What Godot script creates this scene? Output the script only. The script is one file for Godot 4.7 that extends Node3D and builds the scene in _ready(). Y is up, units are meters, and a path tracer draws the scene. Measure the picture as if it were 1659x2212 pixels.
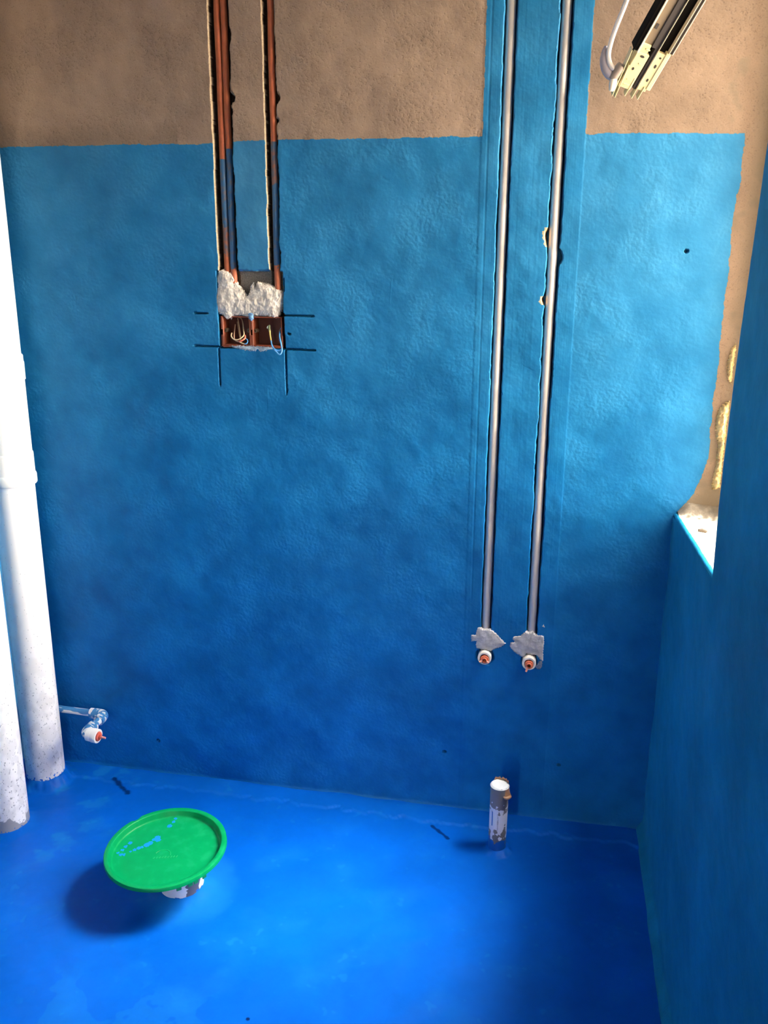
extends Node3D
# A tiled-out wash room being waterproofed: blue membrane paint, chased pipes, window at the right.

const XR := 0.312        # right wall face
const ZJ := 0.575        # near window jamb
const WX0 := -1.62       # back wall span
const WX1 := 0.60
const WTOP := 2.62
const TXTOP := 2.3       # top of the back wall's texture
const FILL_GAP0 := -0.55  # unseen slot in the rear wall, its width set for fill light
const FILL_GAP1 := -0.46
const TW := 1664
const TH := 1724
const HEAD := 2.32       # window head

var edge_noise := FastNoiseLite.new()
var big_noise := FastNoiseLite.new()
var mats := {}

# ------------------------------------------------------------------ helpers
func tag(o: Node, label := "", category := "", group := "", kind := "") -> Node:
	if label != "": o.set_meta("label", label)
	if category != "": o.set_meta("category", category)
	if group != "": o.set_meta("group", group)
	if kind != "": o.set_meta("kind", kind)
	return o

var used := {}
func numbered(called: String) -> String:
	var n: int = used.get(called, 0)
	used[called] = n + 1
	return called if n == 0 else "%s_%03d" % [called, n]

func thing(called: String, label: String, category: String, at := Vector3.ZERO, group := "") -> Node3D:
	var o := Node3D.new()
	o.name = numbered(called)
	o.position = at
	add_child(o, true)
	tag(o, label, category, group)
	return o

func obj(called: String, mesh: Mesh, m: Material, parent: Node = null) -> MeshInstance3D:
	var o := MeshInstance3D.new()
	o.mesh = mesh
	o.material_override = m
	o.cast_shadow = GeometryInstance3D.SHADOW_CASTING_SETTING_ON
	if parent == null:
		o.name = numbered(called)
		add_child(o, true)
	else:
		o.name = called
		parent.add_child(o, true)
	return o

func solid(col: Color, rough := 0.6, metal := 0.0) -> StandardMaterial3D:
	var m := StandardMaterial3D.new()
	m.albedo_color = col
	m.roughness = rough
	m.metallic = metal
	return m

class MB:
	var v := PackedVector3Array()
	var n := PackedVector3Array()
	var uv := PackedVector2Array()
	var ix := PackedInt32Array()

	func add(p: Vector3, nn: Vector3, u: Vector2) -> int:
		v.append(p)
		n.append(nn)
		uv.append(u)
		return v.size() - 1

	func tri(a: int, b: int, c: int) -> void:
		var f := (v[b] - v[a]).cross(v[c] - v[a])
		if f.dot(n[a] + n[b] + n[c]) > 0.0:
			ix.append_array([a, c, b])
		else:
			ix.append_array([a, b, c])

	func quad(a: int, b: int, c: int, d: int) -> void:
		tri(a, b, c)
		tri(a, c, d)

	func face(a: Vector3, b: Vector3, c: Vector3, d: Vector3, nn: Vector3) -> void:
		var i := add(a, nn, Vector2(0, 0))
		add(b, nn, Vector2(1, 0))
		add(c, nn, Vector2(1, 1))
		add(d, nn, Vector2(0, 1))
		quad(i, i + 1, i + 2, i + 3)

	# a box with bevelled edges
	func box(lo: Vector3, hi: Vector3, bev := 0.0, t := Transform3D.IDENTITY) -> void:
		var c := (lo + hi) * 0.5
		var h := (hi - lo) * 0.5
		var b := minf(bev, minf(h.x, minf(h.y, h.z)) * 0.9)
		for ax in 3:
			for s in [-1.0, 1.0]:
				var a2 := (ax + 1) % 3
				var a3 := (ax + 2) % 3
				var nn := Vector3.ZERO
				nn[ax] = s
				var q: Array[Vector3] = []
				for k in [[-1, -1], [1, -1], [1, 1], [-1, 1]]:
					var p := Vector3.ZERO
					p[ax] = s * h[ax]
					p[a2] = k[0] * (h[a2] - b)
					p[a3] = k[1] * (h[a3] - b)
					q.append(t * (c + p))
				face(q[0], q[1], q[2], q[3], (t.basis * nn).normalized())
		if b <= 0.0: return
		for ax in 3:
			var a2 := (ax + 1) % 3
			var a3 := (ax + 2) % 3
			for s2 in [-1.0, 1.0]:
				for s3 in [-1.0, 1.0]:
					var q: Array[Vector3] = []
					for e in [[-1, 0], [1, 0], [1, 1], [-1, 1]]:
						var p := Vector3.ZERO
						p[ax] = e[0] * (h[ax] - b)
						p[a2] = s2 * (h[a2] - (b if e[1] == 0 else 0.0))
						p[a3] = s3 * (h[a3] - (0.0 if e[1] == 0 else b))
						q.append(t * (c + p))
					var nn := Vector3.ZERO
					nn[a2] = s2
					nn[a3] = s3
					face(q[0], q[1], q[2], q[3], (t.basis * nn).normalized())
		for sx in [-1.0, 1.0]:
			for sy in [-1.0, 1.0]:
				for sz in [-1.0, 1.0]:
					var nn: Vector3 = (t.basis * Vector3(sx, sy, sz)).normalized()
					var s := Vector3(sx, sy, sz)
					var i := add(t * (c + s * (h - Vector3(0, b, b))), nn, Vector2.ZERO)
					add(t * (c + s * (h - Vector3(b, 0, b))), nn, Vector2.ZERO)
					add(t * (c + s * (h - Vector3(b, b, 0))), nn, Vector2.ZERO)
					tri(i, i + 1, i + 2)

	# rows of points; normals from neighbours; side = +1 / -1 turns them
	func grid(rows: Array, closed := false, side := 1.0, uvs: Array = []) -> void:
		var nv := rows.size()
		var nu: int = rows[0].size()
		var base := v.size()
		for j in nv:
			var r: PackedVector3Array = rows[j]
			var r0: PackedVector3Array = rows[maxi(j - 1, 0)]
			var r1: PackedVector3Array = rows[mini(j + 1, nv - 1)]
			for i in nu:
				var ia := i - 1
				var ib := i + 1
				if closed:
					if ia < 0: ia = nu - 2
					if ib > nu - 1: ib = 1
				else:
					ia = maxi(ia, 0)
					ib = mini(ib, nu - 1)
				var nn := (r[ib] - r[ia]).cross(r1[i] - r0[i])
				if nn.length_squared() < 1e-20: nn = Vector3.UP
				add(r[i], nn.normalized() * side, uvs[j][i] if uvs.size() else Vector2(float(i) / (nu - 1), float(j) / (nv - 1)))
		for j in nv - 1:
			for i in nu - 1:
				var a := base + j * nu + i
				quad(a, a + 1, a + nu + 1, a + nu)

	# profile of (radius, height) turned about +y of t; kinks over 35 degrees stay sharp
	func lathe(profile: Array, segs := 48, t := Transform3D.IDENTITY, a0 := 0.0, a1 := TAU) -> void:
		var m := profile.size()
		var len_sum := 0.0
		var lens: Array[float] = [0.0]
		for k in m - 1:
			len_sum += (profile[k + 1] as Vector2).distance_to(profile[k])
			lens.append(len_sum)
		var segn: Array[Vector2] = []
		for k in m - 1:
			var d: Vector2 = ((profile[k + 1] as Vector2) - (profile[k] as Vector2)).normalized()
			segn.append(Vector2(d.y, -d.x))
		for k in m - 1:
			var n0 := segn[k]
			var n1 := segn[k]
			if k > 0 and segn[k - 1].dot(segn[k]) > 0.8: n0 = (segn[k - 1] + segn[k]).normalized()
			if k < m - 2 and segn[k + 1].dot(segn[k]) > 0.8: n1 = (segn[k + 1] + segn[k]).normalized()
			var base := v.size()
			for i in segs + 1:
				var a := a0 + (a1 - a0) * i / segs
				var c := Vector3(cos(a), 0, sin(a))
				var p0: Vector2 = profile[k]
				var p1: Vector2 = profile[k + 1]
				add(t * (c * p0.x + Vector3.UP * p0.y), (t.basis * (c * n0.x + Vector3.UP * n0.y)).normalized(), Vector2(float(i) / segs, lens[k] / len_sum))
				add(t * (c * p1.x + Vector3.UP * p1.y), (t.basis * (c * n1.x + Vector3.UP * n1.y)).normalized(), Vector2(float(i) / segs, lens[k + 1] / len_sum))
			for i in segs:
				var b := base + i * 2
				quad(b, b + 2, b + 3, b + 1)

	# a tube along points, radius a number or an array; round caps when capped
	func tube(pts: Array, radius, sides := 14, capped := true) -> void:
		var m := pts.size()
		var up := Vector3(0.123, 0.456, 0.88).normalized()
		var rows := []
		var prev := Vector3.ZERO
		var total := 0.0
		for k in m: 
			if k > 0: total += (pts[k] as Vector3).distance_to(pts[k - 1])
		var run := 0.0
		var uvs := []
		var cap0 := -1
		var cap1 := -1
		for k in m:
			var p: Vector3 = pts[k]
			var d: Vector3 = ((pts[mini(k + 1, m - 1)] as Vector3) - (pts[maxi(k - 1, 0)] as Vector3)).normalized()
			if k == 0:
				prev = d.cross(up).normalized()
			prev = (prev - d * prev.dot(d)).normalized()
			var bi := d.cross(prev)
			var rad: float = radius[k] if radius is Array else radius
			if k > 0: run += p.distance_to(pts[k - 1])
			var row := PackedVector3Array()
			var ur := PackedVector2Array()
			for i in sides + 1:
				var a := TAU * i / sides
				row.append(p + (prev * cos(a) + bi * sin(a)) * rad)
				ur.append(Vector2(float(i) / sides, run / maxf(total, 1e-6)))
			rows.append(row)
			uvs.append(ur)
		var first := v.size()
		grid(rows, true, 1.0, uvs)
		# turn the normals outwards
		for j in m:
			for i in sides + 1:
				var at := first + j * (sides + 1) + i
				if n[at].dot(v[at] - (pts[j] as Vector3)) < 0.0: n[at] = -n[at]
		for t in range(0, 0): pass
		if capped:
			for e in [0, m - 1]:
				var d: Vector3 = ((pts[0] as Vector3) - (pts[1] as Vector3)).normalized() if e == 0 else ((pts[m - 1] as Vector3) - (pts[m - 2] as Vector3)).normalized()
				var rad: float = radius[e] if radius is Array else radius
				var c := add((pts[e] as Vector3) + d * rad * 0.15, d, Vector2(0.5, 0 if e == 0 else 1))
				var r0 := v.size()
				for i in sides + 1: add(rows[e][i], d, Vector2(0.5, 0 if e == 0 else 1))
				for i in sides: tri(c, r0 + i, r0 + i + 1)
		fix()

	# makes every triangle's winding agree with its normals
	func fix() -> void:
		for k in range(0, ix.size(), 3):
			var a := ix[k]
			var b := ix[k + 1]
			var c := ix[k + 2]
			if (v[b] - v[a]).cross(v[c] - v[a]).dot(n[a] + n[b] + n[c]) > 0.0:
				ix[k + 1] = c
				ix[k + 2] = b

	func done() -> ArrayMesh:
		var arr := []
		arr.resize(Mesh.ARRAY_MAX)
		arr[Mesh.ARRAY_VERTEX] = v
		arr[Mesh.ARRAY_NORMAL] = n
		arr[Mesh.ARRAY_TEX_UV] = uv
		arr[Mesh.ARRAY_INDEX] = ix
		var me := ArrayMesh.new()
		me.add_surface_from_arrays(Mesh.PRIMITIVE_TRIANGLES, arr)
		return me

func curve(pts: Array, steps := 8) -> Array:
	# Catmull-Rom through the points
	var out := []
	var m := pts.size()
	for k in m - 1:
		var p0: Vector3 = pts[maxi(k - 1, 0)]
		var p1: Vector3 = pts[k]
		var p2: Vector3 = pts[k + 1]
		var p3: Vector3 = pts[mini(k + 2, m - 1)]
		for s in steps:
			out.append(p1.cubic_interpolate(p2, p0, p3, float(s) / steps))
	out.append(pts[m - 1])
	return out

func rot_to(dir: Vector3, at: Vector3) -> Transform3D:
	# +y of the result points along dir
	var y := dir.normalized()
	var x := y.cross(Vector3(0.31, 0.2, 0.93)).normalized()
	return Transform3D(Basis(x, y, x.cross(y)), at)

func noise_bytes(w: int, h: int, freq: float, oct: int, s: int, type := FastNoiseLite.TYPE_SIMPLEX_SMOOTH) -> PackedByteArray:
	var f := FastNoiseLite.new()
	f.noise_type = type
	f.seed = s
	f.frequency = freq
	f.fractal_octaves = oct
	f.fractal_type = FastNoiseLite.FRACTAL_FBM if oct > 1 else FastNoiseLite.FRACTAL_NONE
	return f.get_image(w, h, false, false, true).get_data()

func tex_rgb(w: int, h: int, d: PackedByteArray) -> ImageTexture:
	return ImageTexture.create_from_image(Image.create_from_data(w, h, false, Image.FORMAT_RGB8, d))

func tex_l(w: int, h: int, d: PackedByteArray) -> ImageTexture:
	return ImageTexture.create_from_image(Image.create_from_data(w, h, false, Image.FORMAT_L8, d))

# ------------------------------------------------------------------ back wall: chases and recesses
func ss(a: float, b: float, x: float) -> float:
	var t := clampf((x - a) / (b - a), 0.0, 1.0)
	return t * t * (3.0 - 2.0 * t)

func wob(k: float, y: float, amp: float) -> float:
	return edge_noise.get_noise_2d(y * 700.0, k * 371.0) * amp * 0.55 + edge_noise.get_noise_2d(y * 190.0, k * 571.0 + 90.0) * amp + edge_noise.get_noise_2d(y * 50.0, k * 271.0 + 40.0) * amp * 0.8

# left and right edges of the four chases at height y
func chase_edges(y: float) -> PackedFloat32Array:
	var e := PackedFloat32Array()
	e.append(-0.8575 + wob(1, y, 0.0012))
	e.append(-0.8075 + wob(2, y, 0.003))
	e.append(-0.7235 + wob(3, y, 0.0016))
	e.append(-0.6945 + wob(4, y, 0.003))
	e.append(-0.1560 + wob(5, y, 0.0016))
	e.append(-0.1280 + wob(6, y, 0.0012))
	e.append(-0.0345 + wob(7, y, 0.0026))
	e.append(-0.0055 + wob(8, y, 0.0018))
	# chips knocked out of the edges
	e[1] += 0.010 * bump(y, 1.895, 0.012) + 0.005 * bump(y, 2.03, 0.02) + 0.004 * bump(y, 1.865, 0.005)
	e[3] += 0.007 * bump(y, 1.893, 0.012) + 0.007 * bump(y, 1.842, 0.006)
	e[6] -= 0.008 * bump(y, 1.575, 0.022) + 0.006 * bump(y, 1.43, 0.012)
	e[7] += 0.010 * bump(y, 1.53, 0.02)
	return e

func bump(x: float, c: float, w: float) -> float:
	var t := absf(x - c) / w
	return 0.0 if t >= 1.0 else 1.0 - t * t

var kerfs := [
	[-0.929, 1.3855, -0.893, 1.385], [-0.933, 1.3015, -0.862, 1.3005], [-0.8665, 1.30, -0.867, 1.199],
	[-0.685, 1.30, -0.6838, 1.186], [-0.694, 1.3835, -0.608, 1.3825], [-0.69, 1.2985, -0.606, 1.297],
	[-0.686, 1.474, -0.6865, 1.445], [-0.6775, 1.338, -0.671, 1.336]]
var holes := [[-1.118, 0.112], [-0.244, 0.180], [0.074, 0.178], [0.282, 1.545]]

func recess(x: float, y: float, e: PackedFloat32Array) -> float:
	var d := 0.0
	var below := 0.0
	if x > -0.95 and x < -0.59:
		var g1 := ss(e[0] - 0.0005, e[0] + 0.0035, x) * (1.0 - ss(e[1] - 0.002, e[1] + 0.0015, x)) * ss(1.36, 1.364, y)
		var g2 := ss(e[2] - 0.0005, e[2] + 0.0035, x) * (1.0 - ss(e[3] - 0.002, e[3] + 0.0015, x)) * ss(1.36, 1.364, y)
		d = maxf(g1, g2) * 0.027
		# hollow above the boxes
		var hx := ss(-0.866, -0.862, x + wob(9, y, 0.002)) * (1.0 - ss(-0.692, -0.688, x + wob(10, y, 0.002)))
		var hy := ss(1.37, 1.374, y) * (1.0 - ss(1.490, 1.495, y + wob(11, x, 0.004)))
		d = maxf(d, hx * hy * 0.016)
		# the hole that holds the boxes
		var bx := ss(-0.8645, -0.8615, x + wob(12, y, 0.0016)) * (1.0 - ss(-0.688, -0.685, x + wob(13, y, 0.0016)))
		var by := ss(1.2985, 1.3015, y + wob(14, x, 0.002)) * (1.0 - ss(1.386, 1.39, y))
		d = maxf(d, bx * by * 0.058)
		if y > 1.17 and y < 1.49:
			for k in kerfs:
				var p := Vector2(x, y)
				var a := Vector2(k[0], k[1])
				var b := Vector2(k[2], k[3])
				var c := Geometry2D.get_closest_point_to_segment(p, a, b)
				var dist := p.distance_to(c) + edge_noise.get_noise_2d(x * 1500.0, y * 1500.0) * 0.0007
				d = maxf(d, (1.0 - ss(0.0012, 0.0026, dist)) * 0.014)
	elif x > -0.22 and x < 0.06:
		below = ss(0.462, 0.468, y)
		var g3 := ss(e[4] - 0.0005, e[4] + 0.002, x) * (1.0 - ss(e[5] - 0.002, e[5] + 0.0005, x))
		var g4 := ss(e[6] - 0.0005, e[6] + 0.002, x) * (1.0 - ss(e[7] - 0.002, e[7] + 0.0005, x))
		d = maxf(g3, g4) * below * 0.032
		# rough pockets round the two outlets
		var q := Vector2(x + 0.141, y - 0.487).length()
		d = maxf(d, (1.0 - ss(0.021, 0.027, q + wob(15, x + y, 0.002))) * 0.02)
		q = Vector2(x + 0.022, y - 0.483).length()
		d = maxf(d, (1.0 - ss(0.018, 0.023, q)) * 0.02)
	for h in holes:
		if absf(x - h[0]) < 0.01 and absf(y - h[1]) < 0.01:
			d = maxf(d, (1.0 - ss(0.0035, 0.0055, Vector2(x - h[0], y - h[1]).length())) * 0.02)
	return d

func relief(x: float, y: float) -> float:
	var r := big_noise.get_noise_2d(x * 100.0, y * 100.0) * 0.0026
	r += big_noise.get_noise_2d(x * 420.0 + 700.0, y * 420.0) * 0.0006
	# worked-over band round the two steel pipes, a hair proud, with a lip at either side
	r += 0.0006 * ss(-0.201, -0.197, x) * (1.0 - ss(0.036, 0.040, x))
	r -= 0.0006 * bump(x, -0.184, 0.003) * ss(0.6, 0.7, y)
	# foot of the wall runs out into the floor
	r += 0.003 * pow(1.0 - ss(0.0, 0.015, y), 2.0)
	return r

func axis_lines(lo: float, hi: float, base: float, fine: Array, spots: Array) -> PackedFloat32Array:
	var a: Array[float] = []
	var x := lo
	while x < hi:
		a.append(x)
		var step := base
		for f in fine:
			if x >= f[0] and x < f[1]: step = f[2]
		x += step
	a.append(hi)
	for s in spots:
		for k in range(-5, 6): a.append(s + k * 0.0014)
	a.sort()
	var out := PackedFloat32Array()
	for q in a:
		if q >= lo and q <= hi and (out.is_empty() or q - out[out.size() - 1] > 0.0004): out.append(q)
	return out

func back_wall_mesh() -> ArrayMesh:
	var hx := []
	var hy := []
	for h in holes:
		hx.append(h[0])
		hy.append(h[1])
	var xs := axis_lines(WX0, WX1, 0.006, [[-0.94, -0.60, 0.0016], [-0.21, 0.045, 0.0017]], hx)
	var ys := axis_lines(-0.02, WTOP, 0.006, [[0.0, 0.03, 0.003], [0.44, 0.60, 0.0025], [1.18, 1.50, 0.0018]], hy)
	var nx := xs.size()
	var ny := ys.size()
	var zz := PackedFloat32Array()
	zz.resize(nx * ny)
	for j in ny:
		var y := ys[j]
		var e := chase_edges(y)
		for i in nx:
			var x := xs[i]
			zz[j * nx + i] = relief(x, y) - recess(x, y, e)
	var v := PackedVector3Array()
	var n := PackedVector3Array()
	var uv := PackedVector2Array()
	v.resize(nx * ny)
	n.resize(nx * ny)
	uv.resize(nx * ny)
	for j in ny:
		var ja := maxi(j - 1, 0)
		var jb := mini(j + 1, ny - 1)
		for i in nx:
			var at := j * nx + i
			var ia := maxi(i - 1, 0)
			var ib := mini(i + 1, nx - 1)
			var gx := (zz[j * nx + ib] - zz[j * nx + ia]) / (xs[ib] - xs[ia])
			var gy := (zz[jb * nx + i] - zz[ja * nx + i]) / (ys[jb] - ys[ja])
			v[at] = Vector3(xs[i], ys[j], zz[at])
			n[at] = Vector3(-gx, -gy, 1.0).normalized()
			uv[at] = Vector2((xs[i] - WX0) / (WX1 - WX0), (TXTOP - ys[j]) / TXTOP)
	var ix := PackedInt32Array()
	ix.resize((nx - 1) * (ny - 1) * 6)
	var w := 0
	for j in ny - 1:
		for i in nx - 1:
			var a := j * nx + i
			ix[w] = a
			ix[w + 1] = a + nx
			ix[w + 2] = a + nx + 1
			ix[w + 3] = a
			ix[w + 4] = a + nx + 1
			ix[w + 5] = a + 1
			w += 6
	var mb := MB.new()
	mb.v = v
	mb.n = n
	mb.uv = uv
	mb.ix = ix
	# body of the wall behind the worked face
	mb.box(Vector3(WX0, -0.02, -0.26), Vector3(WX1, WTOP, -0.07))
	for s in [[Vector3(WX0, -0.02, 0), Vector3(WX0, WTOP, 0), Vector3.LEFT], [Vector3(WX1, -0.02, 0), Vector3(WX1, WTOP, 0), Vector3.RIGHT]]:
		var a: Vector3 = s[0]
		var b: Vector3 = s[1]
		mb.face(a, b, b + Vector3(0, 0, -0.08), a + Vector3(0, 0, -0.08), s[2])
	return mb.done()

# right-hand limit of the blue on the window reveal
func paint_limit(y: float) -> float:
	var t := [[0.90, 0.318], [0.936, 0.333], [0.979, 0.356], [1.05, 0.379], [1.142, 0.377], [1.33, 0.378], [1.538, 0.376], [1.638, 0.374], [1.69, 0.384], [1.81, 0.381]]
	if y <= t[0][0]: return t[0][1]
	for k in t.size() - 1:
		if y < t[k + 1][0]:
			return lerpf(t[k][1], t[k + 1][1], (y - t[k][0]) / (t[k + 1][0] - t[k][0]))
	return 0.381

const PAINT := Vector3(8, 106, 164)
const PLASTER := Vector3(154, 134, 116)

func back_wall_material() -> StandardMaterial3D:
	var low := noise_bytes(TW, TH, 0.004, 3, 11)
	var mid := noise_bytes(TW, TH, 0.022, 3, 12)
	var fine := noise_bytes(TW, TH, 0.11, 3, 13)
	var grit := noise_bytes(TW, TH, 0.33, 2, 14)
	var blot := noise_bytes(TW, TH, 0.009, 4, 15)
	var rgb := PackedByteArray()
	rgb.resize(TW * TH * 3)
	var hgt := PackedByteArray()
	hgt.resize(TW * TH)
	var rgh := PackedByteArray()
	rgh.resize(TW * TH)
	# edges of the paint along x
	var top_edge := PackedFloat32Array()
	top_edge.resize(TW)
	for i in TW:
		var x := WX0 + (i + 0.5) / TW * (WX1 - WX0)
		top_edge[i] = 1.7985 - 0.004 * ss(0.1, 0.35, x) + wob(21, x, 0.0024) - 0.004 * ss(-0.80, -0.83, x) * ss(-0.62, -0.66, x)
	for j in TH:
		var y := TXTOP - (j + 0.5) / TH * TXTOP
		var e := chase_edges(y)
		var lim := paint_limit(y) + wob(22, y, 0.003)
		var s0 := -0.1965 + wob(23, y, 0.0012)
		var s1 := 0.0385 + wob(24, y, 0.0015)
		for i in TW:
			var at := j * TW + i
			var x := WX0 + (i + 0.5) / TW * (WX1 - WX0)
			var lo := low[at] / 255.0 - 0.5
			var mi := mid[at] / 255.0 - 0.5
			var fi := fine[at] / 255.0 - 0.5
			var gr := grit[at] / 255.0 - 0.5
			var bl := blot[at] / 255.0 - 0.5
			var strip := x > s0 and x < s1
			var blue := (y < top_edge[i] and x < lim) or (strip and y > 0.9)
			var r: float
			var g: float
			var b: float
			var h := 0.5 + fi * 0.55 * (0.45 + clampf(bl * 2.2 + 0.5, 0.0, 1.4)) + gr * 0.10 + mi * 0.22
			var ro := 0.88
			if blue:
				var foot_bounce := ss(1.30, 0.25, y + lo * 0.3)  # floor bounce painted in: darker and bluer towards the foot
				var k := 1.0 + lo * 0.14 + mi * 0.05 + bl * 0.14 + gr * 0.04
				var thin := clampf(0.5 + bl * 1.9, 0.0, 1.0) * 0.10 + 0.20 * ss(0.9, 1.75, y + lo * 0.5)  # uneven thin coat, plus a paler ramp painting in light higher up
				if strip:
					k *= 0.985
					h = 0.5 + fi * 0.28 + gr * 0.08 + (noise_row(i) * 0.10)
				elif x > s1 and x < XR + 0.08:
					thin += 0.07
				elif x > -0.808 and x < -0.722 and y > 1.49:
					thin += 0.17
					h = 0.5 + fi * 0.3 + gr * 0.1
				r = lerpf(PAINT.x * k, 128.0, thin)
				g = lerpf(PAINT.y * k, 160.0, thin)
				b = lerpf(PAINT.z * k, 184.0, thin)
				r = lerpf(r, r * 0.6, foot_bounce)
				g = lerpf(g, g * 0.96, foot_bounce)
				b = lerpf(b, b * 1.07, foot_bounce)
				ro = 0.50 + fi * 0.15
			else:
				var k := 1.0 + lo * 0.10 + mi * 0.07 + gr * 0.09 + bl * 0.12
				var pit := ss(0.20, 0.34, -fi * 0.6 - gr * 0.7 - bl * 0.25)
				k *= (1.0 - 0.11 * pit) * (0.87 if x > s1 else 1.0)  # plaster right of the strip darkened to hold back window light
				r = PLASTER.x * k
				g = PLASTER.y * k
				b = PLASTER.z * k
				h = 0.5 + fi * 0.40 * (0.4 + clampf(0.5 - bl * 1.6, 0.0, 1.2)) + gr * 0.2 - pit * 0.2
				# grime on the reveal towards the outside and at the sill
				if x > 0.30:
					var dirt := clampf(ss(0.385, 0.42, x) * 0.5 + ss(1.05, 0.94, y) * 0.45 + ss(0.1, 0.25, bl) * 0.5, 0.0, 0.75)
					r = lerpf(r, 112.0, dirt)
					g = lerpf(g, 104.0, dirt)
					b = lerpf(b, 90.0, dirt)
				elif y < top_edge[i] + 0.05 and x < -0.95:
					k = 0.12 * ss(1.86, 1.80, y)
					r *= 1.0 - k
					g *= 1.0 - k
					b *= 1.0 - k
			# bare, dark bottoms and pale cut edges of the two electrical chases
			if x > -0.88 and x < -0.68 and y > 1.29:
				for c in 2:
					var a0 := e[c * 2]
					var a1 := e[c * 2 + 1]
					if x > a0 + 0.0014 and x < a1 + 0.0005 and y > 1.38:  # dark also paints the shade on the lower half of the cut face
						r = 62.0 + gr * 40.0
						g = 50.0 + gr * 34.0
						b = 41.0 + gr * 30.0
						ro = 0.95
					elif x > a0 - 0.0014 and x <= a0 + 0.0014 and y > 1.38:
						r = 176.0 + gr * 40.0
						g = 160.0 + gr * 40.0
						b = 134.0 + gr * 36.0
						ro = 0.9
				if y < 1.491 and y > 1.375 and x > -0.864 and x < -0.690:
					r = 118.0 + gr * 60.0
					g = 113.0 + gr * 56.0
					b = 104.0 + gr * 50.0
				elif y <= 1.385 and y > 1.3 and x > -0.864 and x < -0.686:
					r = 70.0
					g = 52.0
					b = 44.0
			elif x > -0.05 and x < -0.03 and ((y > 1.553 and y < 1.597) or (y > 1.42 and y < 1.44)) and x < e[6] + 0.003 and x > e[6] - 0.005 + fi * 0.008:
				r = 206.0
				g = 178.0
				b = 140.0
			rgb[at * 3] = clampi(int(r), 0, 255)
			rgb[at * 3 + 1] = clampi(int(g), 0, 255)
			rgb[at * 3 + 2] = clampi(int(b), 0, 255)
			hgt[at] = clampi(int(h * 255.0), 0, 255)
			rgh[at] = clampi(int(ro * 255.0), 0, 255)
	# dents, ridges and nubs left by the trowel: from x, y to x, y, radius, height
	for q in [[-0.4326, 1.7106, -0.419, 1.7043, 0.0035, -70], [-0.3695, 1.71, -0.3605, 1.7068, 0.003, -50], [-0.1988, 1.099, -0.1915, 1.0922, 0.005, 70], [0.1157, 1.1883, 0.1225, 1.1862, 0.003, -70], [-0.4079, 1.4791, -0.4121, 1.4179, 0.002, 60], [-0.5643, 1.3758, -0.5394, 1.3244, 0.002, 50], [-0.527, 1.3764, -0.5032, 1.3367, 0.002, 50], [-0.7365, 1.1944, -0.7359, 1.1333, 0.002, 60], [-1.1922, 1.767, -1.1639, 1.7557, 0.004, -50], [-0.9845, 1.0027, -0.9762, 0.9837, 0.005, -60], [-0.2573, 1.7759, -0.1982, 1.787, 0.0015, 60], [-0.0977, 1.4713, -0.091, 1.4692, 0.003, -40], [0.1952, 1.3135, 0.1474, 1.2345, 0.002, 30], [0.2146, 1.3358, 0.1692, 1.2352, 0.002, 30], [-0.2767, 0.1524, -0.2671, 0.1387, 0.002, 40], [-1.4078, 1.0092, -1.3711, 0.9776, 0.002, -70], [-0.0769, 1.2729, -0.0538, 1.2623, 0.002, -40]]:
		var pa := Vector2(q[0], q[1])
		var pb := Vector2(q[2], q[3])
		var mar: float = q[4] * 2.0
		for j in range(int((TXTOP - maxf(pa.y, pb.y) - mar) / TXTOP * TH), int((TXTOP - minf(pa.y, pb.y) + mar) / TXTOP * TH) + 1):
			for i in range(int((minf(pa.x, pb.x) - mar - WX0) / (WX1 - WX0) * TW), int((maxf(pa.x, pb.x) + mar - WX0) / (WX1 - WX0) * TW) + 1):
				if i < 0 or i >= TW or j < 0 or j >= TH: continue
				var p := Vector2(WX0 + (i + 0.5) / TW * (WX1 - WX0), TXTOP - (j + 0.5) / TH * TXTOP)
				var d: float = p.distance_to(Geometry2D.get_closest_point_to_segment(p, pa, pb)) + (fine[j * TW + i] / 255.0 - 0.5) * q[4]
				hgt[j * TW + i] = clampi(hgt[j * TW + i] + int(q[5] * (1.0 - ss(0.2 * q[4], q[4] * 1.3, d))), 0, 255)
	var m := StandardMaterial3D.new()
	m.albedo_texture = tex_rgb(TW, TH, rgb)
	m.roughness_texture = tex_l(TW, TH, rgh)
	m.roughness_texture_channel = BaseMaterial3D.TEXTURE_CHANNEL_RED
	m.roughness = 1.0
	m.heightmap_enabled = true
	m.heightmap_texture = tex_l(TW, TH, hgt)
	m.heightmap_scale = 0.11
	m.metallic_specular = 0.3
	m.texture_repeat = false
	return m

var row_noise := PackedFloat32Array()
func noise_row(i: int) -> float:
	return row_noise[i]

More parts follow.
